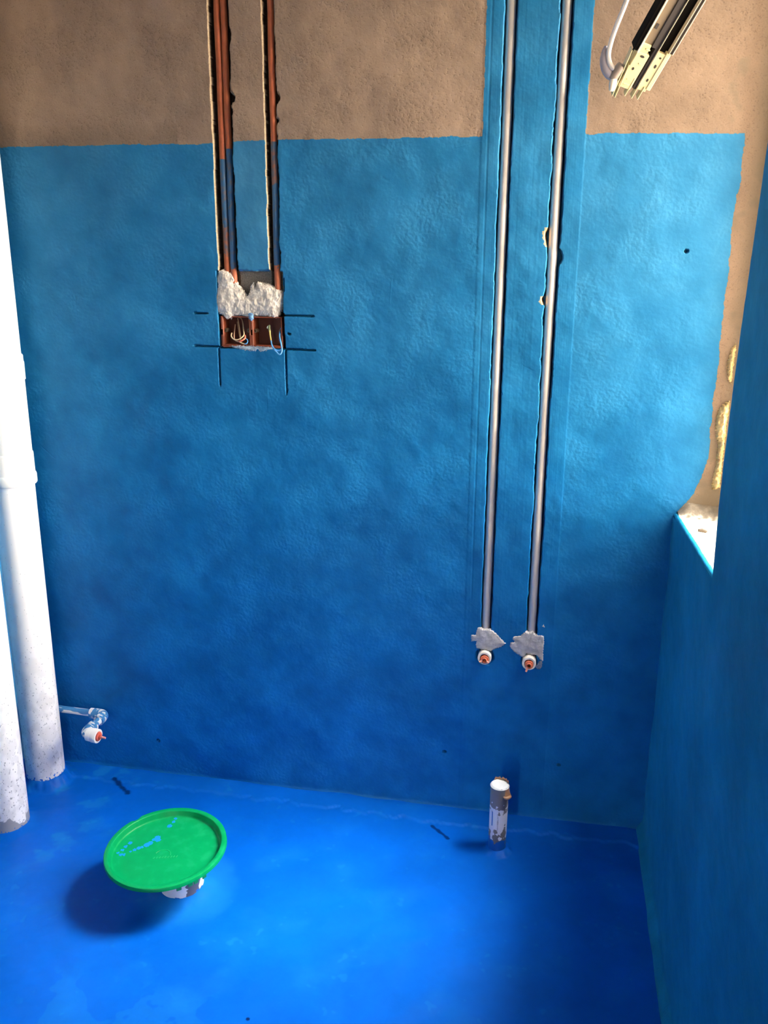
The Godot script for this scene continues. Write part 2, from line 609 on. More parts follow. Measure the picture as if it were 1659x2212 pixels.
# a blue painted surface without the plaster: right wall, floor
func coat_material(base: Vector3, w: int, h: int, s: int, rough: float, bumpy: float, vary: float) -> StandardMaterial3D:
	var low := noise_bytes(w, h, 3.5 / w, 3, s)
	var fine := noise_bytes(w, h, 34.0 / w, 3, s + 1)
	var grit := noise_bytes(w, h, 0.3, 2, s + 2)
	var rgb := PackedByteArray()
	rgb.resize(w * h * 3)
	var hgt := PackedByteArray()
	hgt.resize(w * h)
	for at in w * h:
		var k := 1.0 + (low[at] / 255.0 - 0.5) * vary + (fine[at] / 255.0 - 0.5) * vary * 0.4 + (grit[at] / 255.0 - 0.5) * 0.05
		rgb[at * 3] = clampi(int(base.x * k), 0, 255)
		rgb[at * 3 + 1] = clampi(int(base.y * k), 0, 255)
		rgb[at * 3 + 2] = clampi(int(base.z * k), 0, 255)
		hgt[at] = clampi(int(fine[at] * 0.7 + grit[at] * 0.3), 0, 255)
	var m := StandardMaterial3D.new()
	m.albedo_texture = tex_rgb(w, h, rgb)
	m.roughness = rough
	m.heightmap_enabled = true
	m.heightmap_texture = tex_l(w, h, hgt)
	m.heightmap_scale = bumpy
	m.metallic_specular = 0.4
	return m

# ------------------------------------------------------------------ floor
const FX0 := -1.60
const FX1 := 0.36
const FZ0 := -0.03
const FZ1 := 3.05
var mounds := [[-1.441, 0.10, 0.055, 0.045, 0.030], [-1.423, 0.32, 0.055, 0.04, 0.010], [-0.845, 0.466, 0.052, 0.06, 0.012], [-0.078, 0.158, 0.024, 0.030, 0.010]]

func floor_y(x: float, z: float) -> float:
	var y := big_noise.get_noise_2d(x * 130.0 + 300.0, z * 130.0) * 0.0022
	# thick first coat brushed along the foot of the back wall, ending in a lip
	var lip := 0.075 + 0.018 * edge_noise.get_noise_2d(x * 170.0, 44.0) + 0.006 * edge_noise.get_noise_2d(x * 900.0, 4.0)
	y += 0.004 * (1.0 - ss(lip - 0.008, lip, z))
	y += 0.003 * pow(1.0 - ss(-0.01, 0.012, z), 2.0)
	y += 0.012 * pow(ss(0.290, 0.325, x), 2.0)
	for m in mounds:
		var q := Vector2(x - m[0], z - m[1]).length()
		y += m[4] * pow(1.0 - ss(m[2] - 0.004, m[2] + m[3], q + edge_noise.get_noise_2d(x * 300.0, z * 300.0) * 0.006), 2.0)
	return y

func floor_mesh() -> ArrayMesh:
	var xs := axis_lines(FX0, FX1, 0.009, [[-1.52, -1.34, 0.005], [-0.14, -0.02, 0.004], [0.27, 0.36, 0.005]], [])
	var zs := axis_lines(FZ0, FZ1, 0.009, [[-0.03, 0.24, 0.004], [1.2, 3.1, 0.02]], [])
	var rows := []
	var uvs := []
	for z in zs:
		var r := PackedVector3Array()
		var u := PackedVector2Array()
		for x in xs:
			r.append(Vector3(x, floor_y(x, z), z))
			u.append(Vector2((x - FX0) / (FX1 - FX0), (z - FZ0) / (FZ1 - FZ0)))
		rows.append(r)
		uvs.append(u)
	var mb := MB.new()
	mb.grid(rows, false, -1.0, uvs)
	mb.fix()
	mb.box(Vector3(FX0 - 0.2, -0.25, -0.26), Vector3(FX1 + 0.25, -0.03, FZ1 + 0.25))
	return mb.done()

const FLOOR := Vector3(0, 91, 194)

func floor_material() -> StandardMaterial3D:
	var w := 980
	var h := 1540
	var low := noise_bytes(w, h, 0.006, 3, 31)
	var fine := noise_bytes(w, h, 0.06, 3, 32)
	var patch := noise_bytes(w, h, 0.011, 4, 33)
	var scr := noise_bytes(w, h, 0.045, 2, 34)
	var rgb := PackedByteArray()
	rgb.resize(w * h * 3)
	var hgt := PackedByteArray()
	hgt.resize(w * h)
	for j in h:
		var z := FZ0 + (j + 0.5) / h * (FZ1 - FZ0)
		for i in w:
			var at := j * w + i
			var x := FX0 + (i + 0.5) / w * (FX1 - FX0)
			var lo := low[at] / 255.0 - 0.5
			var fi := fine[at] / 255.0 - 0.5
			var pa := patch[at] / 255.0 - 0.5
			var sc := scr[at] / 255.0 - 0.5
			var k := 1.0 + lo * 0.12 + fi * 0.03
			# paler, thinner coat: round the drain under the lid, by the left pipes, and in brushed squares
			var q := Vector2(x + 0.845, z - 0.466).length()
			var thin := 0.32 * bump(q + pa * 0.05, 0.085, 0.055)
			thin += 0.30 * ss(0.10, 0.22, pa) * ss(-1.1, -1.3, x) * ss(0.5, 0.4, z)
			thin += 0.18 * ss(0.02, 0.05, pa + 0.12 * bump(x, -0.86, 0.2)) * ss(0.75, 0.80, z + fi * 0.02) * ss(-0.62, -0.66, x) * ss(-1.06, -1.02, x)
			thin += 0.10 * ss(0.0, 0.35, pa)
			thin += 0.16 * ss(0.30, 0.40, sc + pa * 0.3)
			# the band along the wall foot
			var lip := 0.075 + 0.018 * edge_noise.get_noise_2d(x * 170.0, 44.0)
			if z < lip and x > -1.3: thin += 0.06 * ss(-0.02, 0.0, z - 0.02)
			thin = clampf(thin, 0.0, 0.5)
			rgb[at * 3] = clampi(int(lerpf(FLOOR.x * k, 40.0, thin)), 0, 255)
			rgb[at * 3 + 1] = clampi(int(lerpf(FLOOR.y * k, 140.0, thin)), 0, 255)
			rgb[at * 3 + 2] = clampi(int(lerpf(FLOOR.z * k, 204.0, thin)), 0, 255)
			var dark := 0.0
			# a dark dried smear, a lifted flake, one speck
			if z < 0.17 and z > 0.04 and x < -0.19:
				var c1 := Geometry2D.get_closest_point_to_segment(Vector2(x, z), Vector2(-1.238, 0.062), Vector2(-1.165, 0.118))
				dark = maxf(dark, 0.8 * ss(0.011, 0.002, Vector2(x, z).distance_to(c1) - fi * 0.014))
				var c2 := Geometry2D.get_closest_point_to_segment(Vector2(x, z), Vector2(-0.262, 0.095), Vector2(-0.212, 0.142))
				dark = maxf(dark, 0.7 * ss(0.006, 0.001, Vector2(x, z).distance_to(c2) - fi * 0.008))
			dark = maxf(dark, ss(0.005, 0.003, Vector2(x + 0.548, z - 0.815).length()))
			if dark > 0.0:
				rgb[at * 3] = int(rgb[at * 3] * (1.0 - dark))
				rgb[at * 3 + 1] = int(lerpf(rgb[at * 3 + 1], 30.0, dark))
				rgb[at * 3 + 2] = int(lerpf(rgb[at * 3 + 2], 84.0, dark))
			hgt[at] = clampi(int(128.0 + fi * 90.0 + sc * 40.0), 0, 255)
	var m := StandardMaterial3D.new()
	m.albedo_texture = tex_rgb(w, h, rgb)
	m.roughness = 0.45
	m.metallic_specular = 0.25
	m.heightmap_enabled = true
	m.heightmap_texture = tex_l(w, h, hgt)
	m.heightmap_scale = 0.12
	m.texture_repeat = false
	return m

# ------------------------------------------------------------------ right wall with the window opening
func jamb_z(y: float) -> float:
	return 0.543 + 0.078 * ss(1.15, 2.0, y) + 0.018 * (1.0 - ss(0.95, 1.1, y)) + wob(31, y, 0.0018)

func sill_y(z: float) -> float:
	return 0.920 + 0.068 * z + wob(32, z, 0.0016)

var reveal_mesh: ArrayMesh
func right_wall_mesh() -> ArrayMesh:
	var R := 0.008
	var mb := MB.new()
	var nz1 := 60
	var nz2 := 150
	var ny1 := 90
	var ny2 := 120
	var ny3 := 6
	var rows := []
	var uvs := []
	for j in ny1 + ny2 + ny3 + 1:
		var r := PackedVector3Array()
		var u := PackedVector2Array()
		for i in nz1 + nz2 + 1:
			var s := float(i) / nz1 if i <= nz1 else 0.0
			# height of this row at this column
			var yb: float
			var zg := s * 0.57 if i <= nz1 else 0.57 + 2.45 * (i - nz1) / nz2
			var sy := sill_y(minf(zg, 0.57)) - R
			if j <= ny1: yb = -0.02 + (sy + 0.02) * j / ny1
			elif j <= ny1 + ny2: yb = sy + (HEAD - sy) * (j - ny1) / ny2
			else: yb = HEAD + (WTOP - HEAD) * (j - ny1 - ny2) / ny3
			var jz := jamb_z(yb) + R if j >= ny1 else 0.576
			if j < ny1: jz = lerpf(0.57, jamb_z(sy) + R, float(j) / ny1)
			var z := -0.02 + s * (jz + 0.02) if i <= nz1 else jz + (3.05 - jz) * (i - nz1) / nz2
			var x := XR + big_noise.get_noise_2d(z * 90.0 + 50.0, yb * 90.0 + 900.0) * 0.0035 - 0.016 * pow(1.0 - ss(0.0, 0.05, yb), 2.0)
			if yb > 0.9 and absf(z - jz) < 0.0005: x = XR
			r.append(Vector3(x, yb, z))
			u.append(Vector2(z / 1.6, yb / 1.6))
		rows.append(r)
		uvs.append(u)
	# three patches leave the opening free
	var cut := func(j0: int, j1: int, i0: int, i1: int) -> void:
		var rr := []
		var uu := []
		for j in range(j0, j1 + 1):
			rr.append((rows[j] as PackedVector3Array).slice(i0, i1 + 1))
			uu.append((uvs[j] as PackedVector2Array).slice(i0, i1 + 1))
		mb.grid(rr, false, 1.0, uu)
	cut.call(0, ny1, 0, nz1)
	cut.call(0, ny1 + ny2 + ny3, nz1, nz1 + nz2)
	cut.call(ny1 + ny2, ny1 + ny2 + ny3, 0, nz1)
	# all its normals look into the room
	for k in mb.n.size():
		if mb.n[k].x > 0.0: mb.n[k] = -mb.n[k]
	# rounded arris and near jamb of the reveal
	var prof := []
	for k in 6:
		var a := PI * 0.5 * k / 5.0
		prof.append(Vector2(R * (1.0 - cos(a)), R * (1.0 - sin(a))))
	for k in 5: prof.append(Vector2(R + (0.25 - R) * (k + 1) / 5.0, 0.0))
	prof.append(Vector2(0.25, 0.06))
	mb.fix()
	var rv := MB.new()
	var w := prof.size()
	for part in 2:
		var k0 := 0 if part == 0 else 5
		var k1 := 5 if part == 0 else w - 1
		var g: MB = mb if part == 0 else rv
		var base := g.v.size()
		for j in range(ny1, ny1 + ny2 + 1):
			var p: Vector3 = rows[j][nz1]
			for k in range(k0, k1 + 1):
				var q: Vector2 = prof[k]
				var a := PI * 0.5 * minf(k, 5) / 5.0
				var nn := Vector3(-cos(a), 0, -sin(a)) if k < w - 1 else Vector3(0.7, 0, -0.7)
				g.add(Vector3(p.x + q.x, p.y, p.z - R + q.y), nn, Vector2((p.z + q.x) / 1.6, p.y / 1.6))
		var m := k1 - k0 + 1
		for j in ny2:
			for k in m - 1:
				var c := base + j * m + k
				g.quad(c, c + 1, c + m + 1, c + m)
	reveal_mesh = rv.done()
	# rounded arris of the sill, painted like the wall
	var ar := mb.v.size()
	for j in 70:
		var z := -0.01 + 0.60 * j / 69.0
		for k in 6:
			var a := PI * 0.5 * k / 5.0
			mb.add(Vector3(XR + R * (1.0 - cos(a)), sill_y(z) - R + R * sin(a), z), Vector3(-cos(a), sin(a), 0), Vector2(z / 1.6, (0.92 + R * a) / 1.6))
	for j in 69:
		for k in 5:
			var c := ar + j * 6 + k
			mb.quad(c, c + 1, c + 7, c + 6)
	# body of the wall behind its face
	mb.box(Vector3(XR + 0.02, -0.02, 0.66), Vector3(XR + 0.25, WTOP, 3.05))
	mb.box(Vector3(XR + 0.02, -0.02, -0.02), Vector3(XR + 0.25, 0.895, 0.68))
	mb.box(Vector3(XR, HEAD, -0.02), Vector3(XR + 0.25, WTOP, 0.66))
	return mb.done()

func sill_mesh() -> ArrayMesh:
	# the sill's mortar bed: rounded inner arris, falls a little, rises into a fillet at the back wall
	var R := 0.008
	var rows := []
	var uvs := []
	for j in 70:
		var z := -0.01 + 0.62 * j / 69.0
		var r := PackedVector3Array()
		var u := PackedVector2Array()
		for k in 30:
			var x: float
			var y: float
			if k < 0:
				var a := PI * 0.5 * k / 5.0
				x = XR + R * (1.0 - cos(a))
				y = sill_y(z) - R + R * sin(a)
			else:
				x = XR + R + (0.25 - R) * k / 29.0
				y = sill_y(z) - 0.02 * k / 29.0 + big_noise.get_noise_2d(x * 900.0, z * 900.0) * 0.0015
			y += 0.030 * pow(1.0 - ss(-0.005, 0.055, z + big_noise.get_noise_2d(x * 500.0, 7.0) * 0.008), 2.0) * ss(XR, XR + 0.03, x)
			r.append(Vector3(x, y, z))
			u.append(Vector2(x * 1.5, (z + 0.02) * 1.5))
		rows.append(r)
		uvs.append(u)
	var mb := MB.new()
	mb.grid(rows, false, 1.0, uvs)
	for k in mb.n.size():
		if mb.n[k].y < 0.0: mb.n[k] = -mb.n[k]
	mb.fix()
	return mb.done()

func sill_material() -> StandardMaterial3D:
	var w := 512
	var g := noise_bytes(w, w, 0.05, 4, 51)
	var f := noise_bytes(w, w, 0.3, 2, 52)
	var rgb := PackedByteArray()
	rgb.resize(w * w * 3)
	for at in w * w:
		var k := 1.0 + (g[at] / 255.0 - 0.5) * 0.35 + (f[at] / 255.0 - 0.5) * 0.15
		# mortar at the back is darker than the skim on the sill
		var z := (at / w) / float(w) / 1.5 - 0.02
		k *= lerpf(0.62, 1.0, ss(0.026, 0.042, z + (g[at] / 255.0 - 0.5) * 0.03))
		rgb[at * 3] = clampi(int(196 * k), 0, 255)
		rgb[at * 3 + 1] = clampi(int(184 * k), 0, 255)
		rgb[at * 3 + 2] = clampi(int(164 * k), 0, 255)
	var m := StandardMaterial3D.new()
	m.albedo_texture = tex_rgb(w, w, rgb)
	m.roughness = 0.9
	m.heightmap_enabled = true
	m.heightmap_texture = tex_l(w, w, g)
	m.heightmap_scale = 0.2
	return m

# ------------------------------------------------------------------ daubs of plaster and foam
# poly in x,y on the back wall; a thin irregular sheet from z0, thickness th, rough edge
func daub(poly: PackedVector2Array, z0: float, th: float, cell: float, rough_edge: float, lump: float, s: int, centre_gain := 0.0) -> ArrayMesh:
	var f := FastNoiseLite.new()
	f.seed = s
	f.frequency = 1.0
	f.fractal_octaves = 3
	var lo := Vector2(1e9, 1e9)
	var hi := -lo
	for p in poly:
		lo = lo.min(p)
		hi = hi.max(p)
	lo -= Vector2(0.01, 0.01)
	hi += Vector2(0.01, 0.01)
	var nx := int((hi.x - lo.x) / cell) + 2
	var ny := int((hi.y - lo.y) / cell) + 2
	var dist := PackedFloat32Array()
	dist.resize(nx * ny)
	for j in ny:
		for i in nx:
			var p := lo + Vector2(i, j) * cell
			var d := 1e9
			for k in poly.size():
				var c := Geometry2D.get_closest_point_to_segment(p, poly[k], poly[(k + 1) % poly.size()])
				d = minf(d, p.distance_to(c))
			if not Geometry2D.is_point_in_polygon(p, poly): d = -d
			d += f.get_noise_2d(p.x * 190.0, p.y * 190.0) * rough_edge + f.get_noise_2d(p.x * 650.0, p.y * 650.0) * rough_edge * 0.5
			dist[j * nx + i] = d
	var mb := MB.new()
	var idx := PackedInt32Array()
	idx.resize(nx * ny)
	idx.fill(-1)
	for j in ny:
		for i in nx:
			var d := dist[j * nx + i]
			if d < -cell * 1.6: continue
			var p := lo + Vector2(i, j) * cell
			var t := ss(-cell * 0.2, cell * 1.6, d)
			var w0 := relief(p.x, p.y) + z0
			var z := w0 + t * th * (0.55 + centre_gain * ss(0.0, 0.02, d)) + t * lump * (f.get_noise_2d(p.x * 42.0 + 9.0, p.y * 42.0) + 0.55 * absf(f.get_noise_2d(p.x * 85.0, p.y * 45.0 + 5.0)))
			if d < -cell * 0.2: z = w0 - 0.004
			idx[j * nx + i] = mb.add(Vector3(p.x, p.y, z), Vector3.BACK, Vector2((p.x - lo.x) / (hi.x - lo.x), (p.y - lo.y) / (hi.y - lo.y)))
	var cells := PackedInt32Array()
	for j in range(0, ny - 1):
		for i in range(0, nx - 1):
			var a := idx[j * nx + i]
			var b := idx[j * nx + i + 1]
			var c := idx[(j + 1) * nx + i + 1]
			var e := idx[(j + 1) * nx + i]
			if a < 0 or b < 0 or c < 0 or e < 0: continue
			mb.ix.append_array([a, e, c, a, c, b])
	# smooth normals
	var acc := PackedVector3Array()
	acc.resize(mb.v.size())
	for k in range(0, mb.ix.size(), 3):
		var a := mb.v[mb.ix[k]]
		var nn := -(mb.v[mb.ix[k + 1]] - a).cross(mb.v[mb.ix[k + 2]] - a)
		for q in 3: acc[mb.ix[k + q]] += nn
	for k in acc.size(): mb.n[k] = acc[k].normalized() if acc[k].length_squared() > 0.0 else Vector3.BACK
	return mb.done()

func daub_material(base: Vector3, vary: float, s: int, bumpy := 0.03) -> StandardMaterial3D:
	var w := 192
	var g := noise_bytes(w, w, 0.03, 4, s)
	var f := noise_bytes(w, w, 0.2, 2, s + 1)
	var rgb := PackedByteArray()
	rgb.resize(w * w * 3)
	for at in w * w:
		var k := 1.0 + (g[at] / 255.0 - 0.5) * vary + (f[at] / 255.0 - 0.5) * vary * 0.4
		rgb[at * 3] = clampi(int(base.x * k), 0, 255)
		rgb[at * 3 + 1] = clampi(int(base.y * k), 0, 255)
		rgb[at * 3 + 2] = clampi(int(base.z * k), 0, 255)
	var m := StandardMaterial3D.new()
	m.albedo_texture = tex_rgb(w, w, rgb)
	m.roughness = 0.8
	m.heightmap_enabled = true
	m.heightmap_texture = tex_l(w, w, f)
	m.heightmap_scale = bumpy
	return m

# white plastic pipe, scuffed and splashed near its foot; v runs along the pipe, foot at v = 0
func pipe_texture(w: int, h: int, length: float, s: int, blue_foot: float, grey_foot: float) -> ImageTexture:
	var g := noise_bytes(w, h, 0.02, 3, s)
	var f := noise_bytes(w, h, 0.11, 3, s + 1)
	var c := noise_bytes(w, h, 0.3, 2, s + 2)
	var rgb := PackedByteArray()
	rgb.resize(w * h * 3)
	for j in h:
		var y := length * (j + 0.5) / h
		for i in w:
			var at := j * w + i
			var fi := f[at] / 255.0 - 0.5
			var gi := g[at] / 255.0 - 0.5
			var ci := c[at] / 255.0 - 0.5
			var col := Vector3(243, 243, 241)
			var low := ss(0.75, 0.0, y)
			var spot := ss(0.40, 0.44, fi + low * 0.16)
			col = col.lerp(Vector3(120, 126, 130), spot * 0.75)
			col = col.lerp(Vector3(206, 206, 206), ss(0.05, 0.3, gi + low * 0.2 + ci * 0.1) * 0.5 * low)
			col = col.lerp(Vector3(96, 104, 112), ss(0.40, 0.43, ci + low * 0.05) * 0.6)
			if y < grey_foot + gi * 0.05: col = Vector3(150, 152, 156)
			if y < blue_foot + fi * 0.05: col = Vector3(10, 104, 206)
			rgb[at * 3] = int(col.x)
			rgb[at * 3 + 1] = int(col.y)
			rgb[at * 3 + 2] = int(col.z)
	return tex_rgb(w, h, rgb)

func textured(t: Texture2D, rough := 0.5) -> StandardMaterial3D:
	var m := StandardMaterial3D.new()
	m.albedo_texture = t
	m.roughness = rough
	return m

# orange conduit: blue overspray patches between heights; v = 0 at the foot
func conduit_texture(y0: float, y1: float, top: float, patches: Array, s: int) -> ImageTexture:
	var w := 48
	var h := 900
	var f := noise_bytes(w, h, 0.05, 3, s)
	var rgb := PackedByteArray()
	rgb.resize(w * h * 3)
	for j in h:
		var y := y0 + (y1 - y0) * (j + 0.5) / h
		for i in w:
			var at := j * w + i
			var fi := f[at] / 255.0 - 0.5
			var col := Vector3(176, 94, 60) * (1.0 + fi * 0.12)
			if y < top:
				for p in patches:
					if y > p[0] + fi * 0.03 and y < p[1] + fi * 0.02:
						col = col.lerp(Vector3(40, 92, 134), clampf(p[2] + fi * 1.0, 0.0, 1.0))
			rgb[at * 3] = clampi(int(col.x), 0, 255)
			rgb[at * 3 + 1] = clampi(int(col.y), 0, 255)
			rgb[at * 3 + 2] = clampi(int(col.z), 0, 255)
	return tex_rgb(w, h, rgb)

# ------------------------------------------------------------------ scene
func _ready() -> void:
	# camera
	var cam := Camera3D.new()
	cam.name = "camera"
	cam.fov = 60.5756
	cam.near = 0.02
	cam.far = 200.0
	cam.transform = Transform3D(Basis(Vector3(0.98163, 0.006235, -0.190694), Vector3(-0.058236, 0.961562, -0.268341), Vector3(0.181691, 0.274517, 0.944261)).orthonormalized(), Vector3(0, 1.516984, 2.2))
	add_child(cam)
	cam.make_current()
	# sky: bright haze, brightest round the veiled sun
	var sky_mat := ProceduralSkyMaterial.new()
	sky_mat.sky_top_color = Color(0.80, 0.87, 0.97)
	sky_mat.sky_curve = 0.5
	sky_mat.sky_horizon_color = Color(2.0, 1.88, 1.70)
	sky_mat.ground_bottom_color = Color(0.86, 0.76, 0.64)
	sky_mat.ground_horizon_color = Color(1.5, 1.36, 1.16)
	sky_mat.sun_angle_max = 38.0
	sky_mat.sun_curve = 0.2
	sky_mat.energy_multiplier = 1.0
	var sky := Sky.new()
	sky.sky_material = sky_mat
	var env := Environment.new()
	env.background_mode = Environment.BG_SKY
	env.sky = sky
	env.background_energy_multiplier = 6.6
	env.tonemap_mode = Environment.TONE_MAPPER_LINEAR
	env.tonemap_exposure = 2.7
	env.sdfgi_enabled = true
	env.ssao_enabled = true
	env.ssil_enabled = true
	var we := WorldEnvironment.new()
	we.name = "surroundings"
	we.environment = env
	add_child(we)
	# the sun behind thin cloud: a wide, soft disc
	var sun := DirectionalLight3D.new()
	sun.name = "veiled_sun"
	sun.light_color = Color(1.0, 0.97, 0.93)
	sun.light_energy = 2.1
	sun.light_angular_distance = 27.0
	sun.shadow_enabled = true
	sun.basis = Basis.looking_at(Vector3(-0.10, -0.168, 0.034), Vector3.UP)
	add_child(sun)

	edge_noise.seed = 5
	edge_noise.frequency = 0.1
	edge_noise.fractal_octaves = 2
	big_noise.seed = 9
	big_noise.frequency = 0.05
	big_noise.fractal_octaves = 3
	for i in TW:
		row_noise.append(edge_noise.get_noise_2d(i * 2.3, 5.0))

	build_shell()
	build_pipes()
	build_electrics()
	build_floor_things()
	build_rail()
	build_window_bits()

func structure(called: String, mesh: Mesh, m: Material, label: String) -> MeshInstance3D:
	var o := obj(called, mesh, m)
	tag(o, label, "", "", "structure")
	return o

func build_shell() -> void:
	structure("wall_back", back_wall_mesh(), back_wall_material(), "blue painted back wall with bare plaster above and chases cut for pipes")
	structure("floor", floor_mesh(), floor_material(), "floor coated in bright blue waterproofing paint")
	var coat := coat_material(Vector3(22, 128, 172), 900, 900, 71, 0.5, 0.10, 0.20)
	structure("wall_right", right_wall_mesh(), coat, "dark blue painted right wall beside the window opening")
	var plain := solid(Color8(190, 166, 140), 0.9)
	var blue := solid(Color8(56, 132, 184), 0.55)
	var mb := MB.new()
	mb.box(Vector3(-1.80, -0.02, -0.26), Vector3(-1.575, WTOP, 3.30))
	var lw := structure("wall_left", mb.done(), plain, "left wall beyond the white drain pipes")
	var mb2 := MB.new()
	mb2.box(Vector3(-1.578, -0.01, 0.0), Vector3(-1.572, 1.8, 3.05))
	obj("paint_coat", mb2.done(), blue, lw)
	mb = MB.new()
	mb.box(Vector3(-1.80, -0.02, 3.02), Vector3(FILL_GAP0, WTOP, 3.25))
	mb.box(Vector3(FILL_GAP1, -0.02, 3.02), Vector3(0.60, WTOP, 3.25))
	mb.box(Vector3(FILL_GAP0, 2.1, 3.02), Vector3(FILL_GAP1, WTOP, 3.25))
	structure("wall_rear", mb.done(), plain, "rear wall behind the camera with a narrow gap sized to let in fill light")
	mb = MB.new()
	mb.box(Vector3(-1.80, WTOP - 0.02, -0.26), Vector3(0.62, WTOP + 0.2, 3.25))
	var sky_blocker := MB.new()  # added outer wall, keeps side sky light off the back wall
	sky_blocker.box(Vector3(XR + 0.255, -1.5, 0.80), Vector3(2.1, 4.5, 1.0))
	structure("wall_added_outside", sky_blocker.done(), solid(Color8(120, 112, 104), 0.95), "added unseen wall outside the window that cuts the side sky light")
	structure("ceiling", mb.done(), solid(Color8(226, 222, 214), 0.95), "pale ceiling out of sight above the room")

func build_window_bits() -> void:
	var win := Node3D.new()
	win.name = "window_1"
	add_child(win)
	tag(win, "window opening in the right wall with bare reveal and grey frame", "", "", "structure")
	obj("window_sill", sill_mesh(), sill_material(), win)
	obj("window_reveal", reveal_mesh, daub_material(Vector3(150, 138, 122), 0.3, 61, 0.1), win)
	# the outer frame, mostly out of sight behind the near jamb
	var al := solid(Color8(150, 150, 150), 0.45, 0.6)
	var x0 := 0.442
	var x1 := 0.486
	var f := MB.new()
	f.box(Vector3(x0, 0.915, 0.0), Vector3(x1, HEAD, 0.030), 0.002)
	obj("window_frame", f.done(), al, win)
	f = MB.new()
	f.box(Vector3(x0, 0.935, 0.635), Vector3(x1, HEAD, 0.655), 0.002)
	obj("window_frame", f.done(), al, win)
	f = MB.new()
	f.box(Vector3(x0, 2.285, 0.03), Vector3(x1, HEAD + 0.005, 0.64), 0.002)
	obj("window_frame", f.done(), al, win)
	f = MB.new()
	f.box(Vector3(x0, 0.925, 0.03), Vector3(x1, 0.965, 0.64), 0.002)
	obj("window_frame", f.done(), al, win)
	# hardened foam squeezed out of the joint between reveal and frame
	var foam := solid(Color8(204, 182, 130), 0.85)
	foam.subsurf_scatter_enabled = true
	foam.subsurf_scatter_strength = 0.15
	var bits := [
		[[[0.4135, 1.34], [0.403, 1.325], [0.3985, 1.285], [0.404, 1.25], [0.4135, 1.245]], 0.012, "small yellow foam blob on the window reveal, above the long one"],
		[[[0.4135, 1.205], [0.400, 1.195], [0.390, 1.18], [0.3865, 1.15], [0.3905, 1.12], [0.398, 1.10], [0.3985, 1.05], [0.394, 1.0], [0.398, 0.985], [0.4135, 0.99]], 0.020, "long yellow foam bead on the window reveal just above the sill"]]
	for k in bits.size():
		var poly := PackedVector2Array()
		for q in bits[k][0]: poly.append(Vector2(q[0], q[1]))
		var o := obj("foam_bead", daub(poly, 0.0, bits[k][1], 0.002, 0.004, 0.008, 81 + k, 0.6), foam)
		tag(o, bits[k][2], "foam", "hardened foam beads on the window reveal")
	# crumb of mortar on the sill
	var rows := []
	for j in 9:
		var r := PackedVector3Array()
		for i in 13:
			var a := TAU * i / 12.0
			var b := PI * j / 8.0
			var d := Vector3(sin(b) * cos(a), cos(b) * 0.45, sin(b) * sin(a) * 0.45)
			r.append(d * 0.011 * (1.0 + 0.35 * edge_noise.get_noise_3d(d.x * 30.0, d.y * 30.0, d.z * 30.0)))
		rows.append(r)
	var cr := MB.new()
	cr.grid(rows, true, 1.0)
	for k in cr.n.size():
		if cr.n[k].dot(cr.v[k]) < 0.0: cr.n[k] = -cr.n[k]
	cr.fix()
	var c := obj("mortar_crumb", cr.done(), solid(Color8(96, 88, 78), 0.95))
	c.position = Vector3(0.352, sill_y(0.19) + 0.001, 0.19)
	c.rotation.y = -0.3
	tag(c, "small dark crumb of mortar lying on the bright window sill", "debris")

